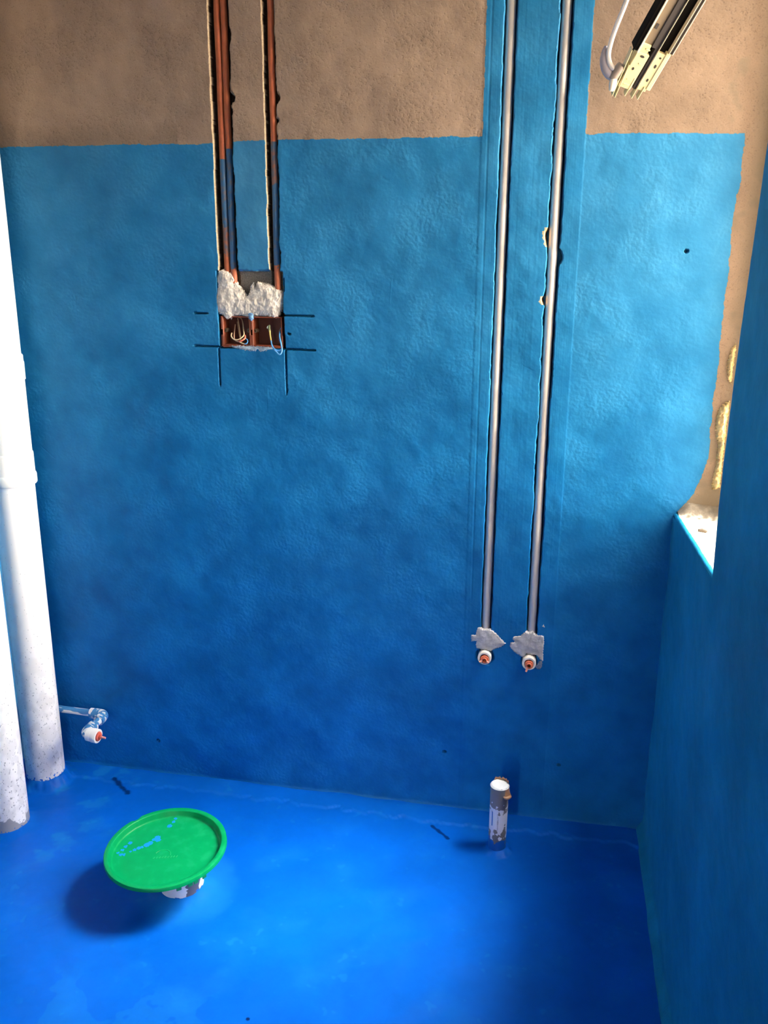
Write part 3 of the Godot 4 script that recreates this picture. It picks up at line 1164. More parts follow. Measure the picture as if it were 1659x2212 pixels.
func build_pipes() -> void:
	# --- the two white drain pipes at the left
	var back := thing("drain_pipe", "white plastic drain pipe with couplings, the rear one, closer to the back wall", "pipe", Vector3(-1.441, 0, 0.10), "white drain pipes at the left")
	var mb := MB.new()
	mb.lathe([Vector2(0.055, 0.0), Vector2(0.055, 2.62)], 56)
	var pm := textured(pipe_texture(300, 1500, 2.62, 101, 0.028, 0.0), 0.38)
	obj("pipe_body", mb.done(), pm, back)
	var white := solid(Color8(236, 236, 233), 0.4)
	var rings := [
		[0.931, 0.0625, 0.016], [0.947, 0.0595, 0.052]]
	# lower coupling: bead and sleeve; the fitting body; upper collar
	mb = MB.new()
	mb.lathe([Vector2(0.054, 0.925), Vector2(0.0605, 0.926), Vector2(0.0625, 0.929), Vector2(0.0625, 0.950), Vector2(0.0612, 0.954), Vector2(0.0595, 0.956), Vector2(0.0595, 1.010), Vector2(0.0575, 1.014), Vector2(0.054, 1.015)], 56)
	obj("coupling", mb.done(), white, back)
	mb = MB.new()
	mb.lathe([Vector2(0.054, 1.0), Vector2(0.0572, 1.012), Vector2(0.0572, 1.215), Vector2(0.054, 1.222)], 56)
	# side branch heading left towards the wall
	mb.lathe([Vector2(0.050, 0.0), Vector2(0.050, 0.09), Vector2(0.056, 0.092), Vector2(0.056, 0.12), Vector2(0.045, 0.122)], 40, rot_to(Vector3(-1, 0.0, 0.25), Vector3(0, 1.115, 0)))
	obj("fitting_body", mb.done(), white, back)
	mb = MB.new()
	mb.lathe([Vector2(0.054, 1.208), Vector2(0.0598, 1.210), Vector2(0.0600, 1.255), Vector2(0.0588, 1.258), Vector2(0.0588, 1.272), Vector2(0.0575, 1.275), Vector2(0.054, 1.276)], 56)
	obj("collar", mb.done(), white, back)

	var front := thing("drain_pipe", "white plastic drain pipe, the front one, cut by the left edge of the photo", "pipe", Vector3(-1.423, 0, 0.32), "white drain pipes at the left")
	mb = MB.new()
	mb.lathe([Vector2(0.055, 0.0), Vector2(0.055, 2.62)], 56)
	obj("pipe_body", mb.done(), textured(pipe_texture(300, 1500, 2.62, 111, 0.0, 0.035), 0.38), front)

	# --- capped water supply elbow poking out beside the drain pipes
	var sup := thing("supply_pipe", "white water pipe with two elbows and a red plug beside the drain pipes", "pipe", Vector3(-1.287, 0.2, 0.03))
	var pt := painted_plastic(131)
	mb = MB.new()
	mb.tube([Vector3(-0.26, 0.006, 0.0), Vector3(-0.02, 0, 0)], 0.0105, 18)
	obj("pipe_run", mb.done(), pt, sup)
	mb = MB.new()
	mb.lathe([Vector2(0.0105, 0), Vector2(0.0155, 0.001), Vector2(0.0155, 0.026), Vector2(0.0145, 0.028)], 24, rot_to(Vector3(1, 0, 0), Vector3(-0.03, 0, 0)))
	mb.tube(curve([Vector3(-0.004, 0, 0), Vector3(0.008, 0, 0.001), Vector3(0.016, 0, 0.009), Vector3(0.017, 0, 0.02)], 6), [0.0145, 0.0148, 0.015, 0.015, 0.015, 0.015, 0.015, 0.015, 0.015, 0.015, 0.015, 0.015, 0.015, 0.015, 0.015, 0.015, 0.015, 0.0148, 0.0145], 24)
	mb.lathe([Vector2(0.0145, 0), Vector2(0.0158, 0.001), Vector2(0.0158, 0.020), Vector2(0.0105, 0.021)], 24, rot_to(Vector3(0, 0, 1), Vector3(0.017, 0, 0.018)))
	obj("elbow", mb.done(), pt, sup)
	mb = MB.new()
	mb.tube([Vector3(0.017, 0, 0.03), Vector3(0.017, 0, 0.078)], 0.0108, 18)
	obj("pipe_run", mb.done(), pt, sup)
	mb = MB.new()
	mb.lathe([Vector2(0.0108, 0), Vector2(0.0165, 0.001), Vector2(0.0165, 0.022), Vector2(0.015, 0.024)], 24, rot_to(Vector3(0, 0, 1), Vector3(0.017, 0, 0.068)))
	mb.tube(curve([Vector3(0.017, 0, 0.088), Vector3(0.017, -0.001, 0.102), Vector3(0.024, -0.001, 0.110), Vector3(0.034, -0.001, 0.112)], 6), 0.0168, 24)
	obj("elbow", mb.done(), pt, sup)
	mb = MB.new()
	mb.lathe([Vector2(0.016, 0), Vector2(0.0195, 0.001), Vector2(0.0195, 0.016), Vector2(0.0185, 0.0175), Vector2(0.0205, 0.018), Vector2(0.0205, 0.033), Vector2(0.0195, 0.0345), Vector2(0.0145, 0.0345), Vector2(0.0145, 0.02), Vector2(0, 0.02)], 32, rot_to(Vector3(1, -0.05, 0.12), Vector3(0.024, -0.001, 0.112)))
	obj("socket", mb.done(), solid(Color8(234, 234, 232), 0.4), sup)
	var red := solid(Color8(214, 96, 78), 0.45)
	var tr := rot_to(Vector3(1, -0.05, 0.12), Vector3(0.046, -0.002, 0.1145))
	mb = MB.new()
	mb.lathe([Vector2(0.0140, 0), Vector2(0.0140, 0.012), Vector2(0.0125, 0.0155), Vector2(0.0070, 0.0165), Vector2(0.0066, 0.021), Vector2(0.0, 0.0215)], 20, tr)
	obj("plug", mb.done(), red, sup)
	mb = MB.new()
	mb.tube([tr * Vector3(0, 0.018, 0), tr * Vector3(0.0, 0.036, 0.0)], [0.0034, 0.0028], 10)
	obj("plug_tab", mb.done(), solid(Color8(228, 160, 150), 0.45), sup)

	# --- steel pipes in the chases at the right, each with its outlet
	var steel := solid(Color8(206, 204, 202), 0.45, 0.45)
	var ring_white := solid(Color8(226, 222, 216), 0.5)
	var copper := solid(Color8(206, 112, 84), 0.4)
	var cols := [[-0.1425, 0.487, "stainless steel water pipe in the left of the two wall chases"], [-0.0205, 0.483, "stainless steel water pipe in the right of the two wall chases, next to the window"]]
	for k in 2:
		var x: float = cols[k][0]
		var y: float = cols[k][1]
		var w := thing("water_pipe", cols[k][2], "pipe", Vector3(x, 0, 0), "steel water pipes in the wall")
		mb = MB.new()
		var pts := []
		for q in 40:
			var t := q / 39.0
			pts.append(Vector3(edge_noise.get_noise_2d(t * 40.0, k * 77.0) * 0.0008, 0.5 + t * 2.11, -0.0135 + edge_noise.get_noise_2d(t * 30.0, k * 77.0 + 30.0) * 0.001))
		mb.tube(pts, 0.0108, 28)
		obj("pipe_run", mb.done(), steel, w)
		var ox := 0.0015 if k == 0 else -0.0015
		var tf := rot_to(Vector3(0, 0.02, 1), Vector3(ox, y, -0.018))
		mb = MB.new()
		mb.lathe([Vector2(0.013, 0), Vector2(0.0180, 0.0), Vector2(0.0185, 0.034), Vector2(0.0175, 0.0365), Vector2(0.0130, 0.0365), Vector2(0.0122, 0.034), Vector2(0.0122, 0.022), Vector2(0, 0.022)], 36, tf)
		obj("outlet_socket", mb.done(), ring_white, w)
		var tp := rot_to(Vector3(0, 0.02, 1), Vector3(ox + 0.0006, y - 0.0025, -0.005))
		mb = MB.new()
		mb.lathe([Vector2(0.0118, 0.008), Vector2(0.0118, 0.024), Vector2(0.0105, 0.0262), Vector2(0.0072, 0.0265), Vector2(0.0070, 0.0305), Vector2(0.0062, 0.0315), Vector2(0.0048, 0.0315), Vector2(0.0044, 0.012), Vector2(0, 0.012)], 24, tp)
		var pl := obj("plug", mb.done(), copper, w)
		mb = MB.new()
		mb.lathe([Vector2(0.0043, 0.014), Vector2(0.0043, 0.0155), Vector2(0, 0.0155)], 16, tp)
		obj("bore_shade", mb.done(), solid(Color8(60, 18, 14), 0.7), pl)  # dark disc added to paint the shade inside the plug hole
		for s in ([-1.0, 1.0] if k == 0 else [-1.0]):
			mb = MB.new()
			var a: Vector3 = Vector3(ox + s * 0.006, y - 0.004, 0.023) if k == 0 else Vector3(ox - 0.003, y - 0.008, 0.023)
			var b: Vector3 = Vector3(ox + s * 0.0125, y - 0.0075, 0.0265) if k == 0 else Vector3(ox - 0.0065, y - 0.0185, 0.028)
			mb.tube([a, a.lerp(b, 0.5), b], [0.0030, 0.0030, 0.0026], 10)
			obj("plug_tab", mb.done(), solid(Color8(222, 150, 128), 0.4), pl)
	# plaster daubed over the pipe ends
	var dm := daub_material(Vector3(178, 178, 182), 0.18, 141, 0.015)
	var left := PackedVector2Array()
	for q in [[-0.181, 0.546], [-0.168, 0.548], [-0.165, 0.568], [-0.157, 0.571], [-0.150, 0.566], [-0.126, 0.567], [-0.112, 0.556], [-0.098, 0.541], [-0.086, 0.530], [-0.096, 0.520], [-0.112, 0.512], [-0.124, 0.504], [-0.138, 0.506], [-0.150, 0.508], [-0.164, 0.508], [-0.167, 0.517], [-0.164, 0.531], [-0.179, 0.527]]:
		left.append(Vector2(q[0], q[1]))
	var o := obj("plaster_patch", daub(left, 0.0005, 0.0035, 0.0015, 0.0022, 0.0008, 145, 0.5), dm)
	tag(o, "grey white plaster patch above the left of the two low water outlets", "plaster", "plaster daubs on the wall")
	var right := PackedVector2Array()
	for q in [[-0.036, 0.570], [-0.026, 0.566], [-0.018, 0.570], [-0.008, 0.562], [0.013, 0.562], [0.015, 0.545], [0.014, 0.52], [0.015, 0.488], [0.006, 0.492], [-0.002, 0.503], [-0.012, 0.505], [-0.030, 0.506], [-0.040, 0.494], [-0.052, 0.500], [-0.066, 0.510], [-0.076, 0.522], [-0.074, 0.534], [-0.062, 0.536], [-0.070, 0.544], [-0.066, 0.552], [-0.048, 0.556]]:
		right.append(Vector2(q[0], q[1]))
	o = obj("plaster_patch", daub(right, 0.0005, 0.0035, 0.0015, 0.0022, 0.0008, 146, 0.5), dm)
	tag(o, "grey white plaster patch above the right of the two low water outlets", "plaster", "plaster daubs on the wall")
	var lowp := PackedVector2Array()
	for q in [[0.004, 0.488], [0.014, 0.489], [0.0135, 0.470], [0.008, 0.462], [-0.004, 0.4635], [-0.006, 0.470], [0.001, 0.478]]: lowp.append(Vector2(q[0], q[1]))
	var lo_patch := obj("thin_smear", daub(lowp, -0.0005, 0.0022, 0.0012, 0.002, 0.0015, 147, 0.3), daub_material(Vector3(120, 132, 150), 0.3, 143), o)
	lo_patch.position = Vector3.ZERO
	var spl := PackedVector2Array()
	for q in [[0.006, 0.588], [0.016, 0.584], [0.011, 0.594]]: spl.append(Vector2(q[0], q[1]))
	obj("splash", daub(spl, 0.0, 0.002, 0.001, 0.0012, 0.001, 148, 0.3), dm, o)

func painted_plastic(s: int) -> StandardMaterial3D:
	var w := 160
	var g := noise_bytes(w, w, 0.014, 3, s)
	var rgb := PackedByteArray()
	rgb.resize(w * w * 3)
	for at in w * w:
		var k := ss(0.46, 0.52, g[at] / 255.0)
		var c := Vector3(226, 228, 230).lerp(Vector3(60, 130, 190), k)
		rgb[at * 3] = int(c.x)
		rgb[at * 3 + 1] = int(c.y)
		rgb[at * 3 + 2] = int(c.z)
	return textured(tex_rgb(w, w, rgb), 0.45)

func build_electrics() -> void:
	# --- orange conduits in the two chases
	var spec := [
		[-0.8375, 1.486, 1.758, [[1.60, 1.80, 1.0], [1.53, 1.64, 0.35]], "orange conduit, the left of the pair in the wider chase"],
		[-0.8205, 1.440, 1.782, [[1.50, 1.80, 1.0], [1.44, 1.5, 0.0]], "orange conduit, the right of the pair in the wider chase"],
		[-0.7045, 1.446, 1.797, [[1.60, 1.81, 0.55], [1.50, 1.70, 1.0]], "orange conduit alone in the narrower chase"]]
	for k in 3:
		var s: Array = spec[k]
		var y0: float = s[1]
		var mb := MB.new()
		var pts := []
		for q in 36:
			var t := q / 35.0
			pts.append(Vector3(s[0] + edge_noise.get_noise_2d(t * 60.0, k * 51.0) * 0.0014, y0 + (2.61 - y0) * t, -0.0105 + edge_noise.get_noise_2d(t * 40.0, k * 51.0 + 20.0) * 0.0015))
		mb.tube(pts, 0.0080, 22)
		var o := obj("conduit", mb.done(), textured(conduit_texture(y0, 2.61, s[2], s[3], 160 + k), 0.5))
		tag(o, s[4], "conduit", "orange conduits")
	# --- two switch boxes side by side
	var brown := solid(Color8(132, 64, 40), 0.5)
	var inner := solid(Color8(92, 42, 30), 0.6)
	var boxes := [[-0.8555, -0.7795, "orange brown switch box at the left, holding cream wires"], [-0.7745, -0.6935, "orange brown switch box at the right, holding blue wires"]]
	var y0 := 1.3035
	var y1 := 1.379
	var zf := -0.003
	var zb := -0.050
	for k in 2:
		var x0: float = boxes[k][0]
		var x1: float = boxes[k][1]
		var b := thing("switch_box", boxes[k][2], "box", Vector3((x0 + x1) * 0.5, y0, zb), "switch boxes in the wall")
		var T := Transform3D(Basis.IDENTITY, -b.position)
		var mb := MB.new()
		var th := 0.0032
		mb.box(Vector3(x0, y0, zb), Vector3(x0 + th, y1, zf), 0.0012, T)
		mb.box(Vector3(x1 - th, y0, zb), Vector3(x1, y1, zf), 0.0012, T)
		mb.box(Vector3(x0, y0, zb), Vector3(x1, y0 + th, zf), 0.0012, T)
		mb.box(Vector3(x0, y1 - th, zb), Vector3(x1, y1, zf), 0.0012, T)
		# flange that turns outwards at the front left and foot, as moulded
		mb.box(Vector3(x0 - 0.0035, y0 - 0.002, zf - 0.003), Vector3(x0 + 0.002, y0 + 0.028, zf + 0.0005), 0.0008, T)
		mb.box(Vector3(x0 - 0.0035, y1 - 0.034, zf - 0.003), Vector3(x0 + 0.002, y1, zf + 0.0005), 0.0008, T)
		mb.box(Vector3(x1 - 0.002, y0 - 0.002, zf - 0.003), Vector3(x1 + 0.0015, y0 + 0.028, zf + 0.0005), 0.0008, T)
		mb.box(Vector3(x0, y0 - 0.004, zf - 0.003), Vector3(x1, y0 + 0.002, zf + 0.0005), 0.0008, T)
		obj("box_shell", mb.done(), brown, b)
		mb = MB.new()
		mb.box(Vector3(x0 + 0.001, y0 + 0.001, zb - 0.001), Vector3(x1 - 0.001, y1 - 0.001, zb + 0.003), 0.0, T)
		obj("box_back", mb.done(), inner, b)
		for s in 2:
			var lx: float = x0 + 0.0065 if s == 0 else x1 - 0.0065
			mb = MB.new()
			mb.lathe([Vector2(0, -0.02), Vector2(0.0052, -0.02), Vector2(0.0052, -0.001), Vector2(0.0046, 0), Vector2(0.0026, 0), Vector2(0.0024, -0.004), Vector2(0, -0.004)], 18, T * rot_to(Vector3(0, 0, 1), Vector3(lx, 1.3425, zf - 0.006)))
			obj("screw_lug", mb.done(), solid(Color8(104, 88, 70), 0.45, 0.4), b)
	# --- wires. each given by points on the wall plane with their depth
	var cream := solid(Color8(224, 202, 160), 0.45)
	var pink := solid(Color8(214, 120, 96), 0.45)
	var lblue := solid(Color8(80, 158, 226), 0.4)
	var wires := [
		["wire", cream, [[-0.8336, 1.3352, -0.0120], [-0.8308, 1.3282, 0.0000], [-0.8221, 1.3211, 0.0060], [-0.8092, 1.3209, 0.0080], [-0.7992, 1.3268, 0.0060], [-0.7960, 1.3331, 0.0000], [-0.8013, 1.3444, -0.0120], [-0.8085, 1.3592, -0.0300], [-0.8164, 1.3705, -0.0420], [-0.8265, 1.3740, -0.0460]], 0.0016, "cream wire making the big outer loop in the left switch box", "cream wires in the left switch box"],
		["wire", solid(Color8(206, 170, 140), 0.45), [[-0.8336, 1.3550, -0.0400], [-0.8300, 1.3437, -0.0250], [-0.8257, 1.3310, -0.0080], [-0.8207, 1.3204, 0.0040], [-0.8107, 1.3162, 0.0080], [-0.8020, 1.3148, 0.0080]], 0.0015, "cream wire at the far left of the left switch box", "cream wires in the left switch box"],
		["wire", cream, [[-0.8279, 1.3712, -0.0450], [-0.8193, 1.3521, -0.0300], [-0.8114, 1.3352, -0.0140], [-0.8063, 1.3247, -0.0020], [-0.8035, 1.3183, 0.0040]], 0.0014, "cream wire running straight down the middle of the left switch box", "cream wires in the left switch box"],
		["wire", solid(Color8(190, 160, 132), 0.45), [[-0.8300, 1.3620, -0.0460], [-0.8236, 1.3479, -0.0340], [-0.8164, 1.3352, -0.0200], [-0.8099, 1.3247, -0.0080]], 0.0013, "thin cream wire left of the middle one in the left switch box", "cream wires in the left switch box"],
		["wire", cream, [[-0.8049, 1.3141, 0.0090], [-0.7963, 1.3113, 0.0100], [-0.7905, 1.3101, 0.0100], [-0.7855, 1.3120, 0.0090]], 0.0014, "short cream wire end along the foot of the left switch box", "cream wires in the left switch box"],
		["wire", pink, [[-0.8071, 1.3166, 0.0090], [-0.8013, 1.3172, 0.0110], [-0.7956, 1.3204, 0.0100], [-0.7920, 1.3247, 0.0040], [-0.7956, 1.3310, -0.0060]], 0.0021, "short red wire bent at the lower right of the left switch box", ""],
		["wire", lblue, [[-0.7913, 1.3106, 0.0120], [-0.7855, 1.3116, 0.0130], [-0.7826, 1.3155, 0.0120], [-0.7841, 1.3197, 0.0080], [-0.7898, 1.3225, 0.0020]], 0.0015, "short blue wire curling out of the left switch box over the divider", ""],
		["wire", lblue, [[-0.7227, 1.3204, 0.0020], [-0.7202, 1.3127, 0.0060], [-0.7151, 1.3035, 0.0100], [-0.7065, 1.2969, 0.0130], [-0.6972, 1.2951, 0.0130], [-0.6914, 1.3000, 0.0130], [-0.6929, 1.3127, 0.0100], [-0.6983, 1.3296, 0.0050], [-0.7026, 1.3437, -0.0150], [-0.7044, 1.3550, -0.0400]], 0.0018, "blue wire making the inner loop out of the right switch box", "blue wires from the right switch box"],
		["wire", solid(Color8(96, 166, 222), 0.45), [[-0.7227, 1.3183, 0.0000], [-0.7187, 1.3070, 0.0070], [-0.7115, 1.2986, 0.0120], [-0.7044, 1.2923, 0.0150], [-0.6972, 1.2866, 0.0160], [-0.6914, 1.2901, 0.0160], [-0.6897, 1.3000, 0.0140], [-0.6929, 1.3099, 0.0100], [-0.6978, 1.3240, 0.0060], [-0.7018, 1.3380, -0.0100], [-0.7029, 1.3493, -0.0300]], 0.0017, "blue wire making the outer, lower loop out of the right switch box", "blue wires from the right switch box"]]
	for w in wires:
		var pts := []
		for q in w[2]: pts.append(Vector3(q[0], q[1], q[2]))
		var mb := MB.new()
		mb.tube(curve(pts, 7), w[3], 10)
		var o := obj(w[0], mb.done(), w[1])
		tag(o, w[4], "wire", w[5])
	# the taped, stripped end in the right box
	var tw := thing("wire_end", "dark taped wire end with yellow and white tips in the right switch box", "wire", Vector3(-0.7257, 1.3352, 0.0))
	var mb3 := MB.new()
	mb3.tube(curve([Vector3(-0.0045, 0.022, -0.012), Vector3(-0.003, 0.016, -0.004), Vector3(0.0, 0.006, 0.0)], 6), [0.0016, 0.0024, 0.003, 0.0032, 0.0032, 0.0032, 0.0032, 0.0032, 0.0031, 0.003, 0.0028, 0.0026, 0.0024], 12)
	obj("tape", mb3.done(), solid(Color8(92, 104, 74), 0.6), tw)
	mb3 = MB.new()
	mb3.tube(curve([Vector3(0.0005, 0.010, 0.002), Vector3(0.0014, -0.001, 0.003), Vector3(0.0030, -0.0150, 0.002)], 6), 0.0020, 10)
	obj("yellow_sleeve", mb3.done(), solid(Color8(206, 172, 92), 0.5), tw)
	mb3 = MB.new()
	mb3.tube([Vector3(-0.0055, 0.020, -0.008), Vector3(-0.0075, 0.0175, -0.005), Vector3(-0.007, 0.015, -0.004)], 0.0021, 10)
	obj("connector", mb3.done(), solid(Color8(232, 230, 216), 0.5), tw)
	# --- gypsum pressed in above the boxes, and its crumbs below
	var gy := daub_material(Vector3(208, 202, 192), 0.20, 171, 0.012)
	var poly := PackedVector2Array()
	for q in [[-0.860, 1.492], [-0.847, 1.496], [-0.834, 1.492], [-0.826, 1.486], [-0.820, 1.482], [-0.815, 1.466], [-0.808, 1.458], [-0.800, 1.448], [-0.793, 1.437], [-0.786, 1.430], [-0.779, 1.438], [-0.776, 1.455], [-0.770, 1.463], [-0.764, 1.452], [-0.757, 1.467], [-0.745, 1.463], [-0.728, 1.460], [-0.712, 1.454], [-0.700, 1.452], [-0.690, 1.440], [-0.689, 1.425], [-0.692, 1.405], [-0.700, 1.385], [-0.711, 1.376], [-0.730, 1.380], [-0.752, 1.381], [-0.768, 1.380], [-0.783, 1.376], [-0.800, 1.380], [-0.822, 1.380], [-0.834, 1.373], [-0.845, 1.372], [-0.852, 1.381], [-0.866, 1.386], [-0.872, 1.404], [-0.874, 1.422], [-0.870, 1.446], [-0.863, 1.452], [-0.866, 1.474]]:
		poly.append(Vector2(q[0], q[1]))
	var g := obj("plaster_patch", daub(poly, -0.0085, 0.010, 0.0014, 0.0030, 0.0020, 175, 0.45), gy)
	tag(g, "white gypsum patch pressed in above the two switch boxes", "plaster", "plaster daubs on the wall")
	var crumbs := PackedVector2Array()
	for q in [[-0.838, 1.3035], [-0.800, 1.3045], [-0.760, 1.3035], [-0.715, 1.3025], [-0.722, 1.294], [-0.745, 1.2895], [-0.775, 1.291], [-0.800, 1.2925], [-0.822, 1.297]]: crumbs.append(Vector2(q[0], q[1]))
	obj("crumbled_edge", daub(crumbs, -0.001, 0.002, 0.0012, 0.0040, 0.0012, 178, 0.2), daub_material(Vector3(150, 170, 186), 0.5, 179, 0.06), g)
	var nub := PackedVector2Array()
	for q in [[-0.783, 1.388], [-0.771, 1.388], [-0.770, 1.374], [-0.775, 1.368], [-0.781, 1.373]]: nub.append(Vector2(q[0], q[1]))
	obj("paint_dab", daub(nub, 0.001, 0.003, 0.0012, 0.002, 0.002, 181, 0.4), daub_material(Vector3(96, 140, 184), 0.5, 182, 0.03), g)

func lid_texture() -> ImageTexture:
	var w := 640
	var g := noise_bytes(w, w, 0.012, 3, 201)
	var f := noise_bytes(w, w, 0.09, 3, 202)
	var rgb := PackedByteArray()
	rgb.resize(w * w * 3)
	# blue splashes, in units of the lid's radius: x to the right, z towards the camera
	var dots := [[-0.30, -0.30, 0.05], [-0.27, -0.25, 0.05], [-0.34, -0.24, 0.03], [-0.36, -0.15, 0.045], [-0.40, -0.10, 0.05], [-0.46, -0.03, 0.03], [-0.50, 0.0, 0.035], [-0.55, 0.05, 0.03], [-0.60, 0.10, 0.02], [-0.70, -0.10, 0.035], [-0.73, 0.0, 0.03], [-0.75, 0.09, 0.025], [-0.79, 0.17, 0.02], [-0.72, 0.20, 0.03], [-0.67, 0.19, 0.028], [-0.22, -0.62, 0.04], [-0.20, -0.74, 0.03], [-0.20, -0.82, 0.025]]
	for j in w:
		for i in w:
			var at := j * w + i
			var fi := f[at] / 255.0 - 0.5
			var gi := g[at] / 255.0 - 0.5
			var p := Vector2((i + 0.5) / w * 2.0 - 1.0, (j + 0.5) / w * 2.0 - 1.0) * 1.02
			var c := Vector3(0, 141, 80) * (1.0 + gi * 0.06)
			c = c.lerp(Vector3(50, 165, 118), 0.22 * ss(0.05, 0.45, gi + p.x * 0.12 - p.y * 0.1) + 0.06 * ss(0.15, 0.35, fi))
			for d in dots:
				var q: float = Vector2(p.x - d[0], p.y - d[1]).length() + fi * 0.035
				if q < d[2]: c = Vector3(20, 128, 226)
			rgb[at * 3] = clampi(int(c.x), 0, 255)
			rgb[at * 3 + 1] = clampi(int(c.y), 0, 255)
			rgb[at * 3 + 2] = clampi(int(c.z), 0, 255)
	return tex_rgb(w, w, rgb)

func stub_texture(s: int, kind: int) -> ImageTexture:
	# kind 0: the short drain under the lid; kind 1: the thin upright waste pipe. v = 0 at the foot
	var w := 256
	var h := 320
	var f := noise_bytes(w, h, 0.03, 3, s)
	var rgb := PackedByteArray()
	rgb.resize(w * h * 3)
	for j in h:
		var v := (j + 0.5) / h
		for i in w:
			var at := j * w + i
			var u := (i + 0.5) / w
			var fi := f[at] / 255.0 - 0.5
			var c := Vector3(222, 224, 228)
			if kind == 0:
				if Vector2((u - 0.09) * 3.0, v - 0.14).length() + fi * 0.12 < 0.17: c = Vector3(92, 90, 100)
				if v > 0.42 + 0.35 * fi and u > 0.17: c = Vector3(20, 60, 52)
				if v < 0.05 + fi * 0.12: c = Vector3(4, 90, 190)
			else:
				if v > 0.67 + 0.28 * fi: c = Vector3(122, 120, 120)
				if v < 0.30 + 0.3 * fi - 0.06 * sin(u * 40.0): c = Vector3(108, 106, 104)
				# faint line of print up the side, worn past reading
				if absf(u - 0.250) < 0.013 and v > 0.36 and v < 0.62 and sin(v * 330.0) + fi * 3.0 > 0.1: c = c.lerp(Vector3(60, 70, 90), 0.55)
				if absf(u - 0.36) < 0.012 and v > 0.42 and v < 0.63: c = Vector3(46, 110, 176)
				if v < 0.20 + fi * 0.25: c = Vector3(8, 84, 170)
			rgb[at * 3] = int(c.x)
			rgb[at * 3 + 1] = int(c.y)
			rgb[at * 3 + 2] = int(c.z)
	return tex_rgb(w, h, rgb)

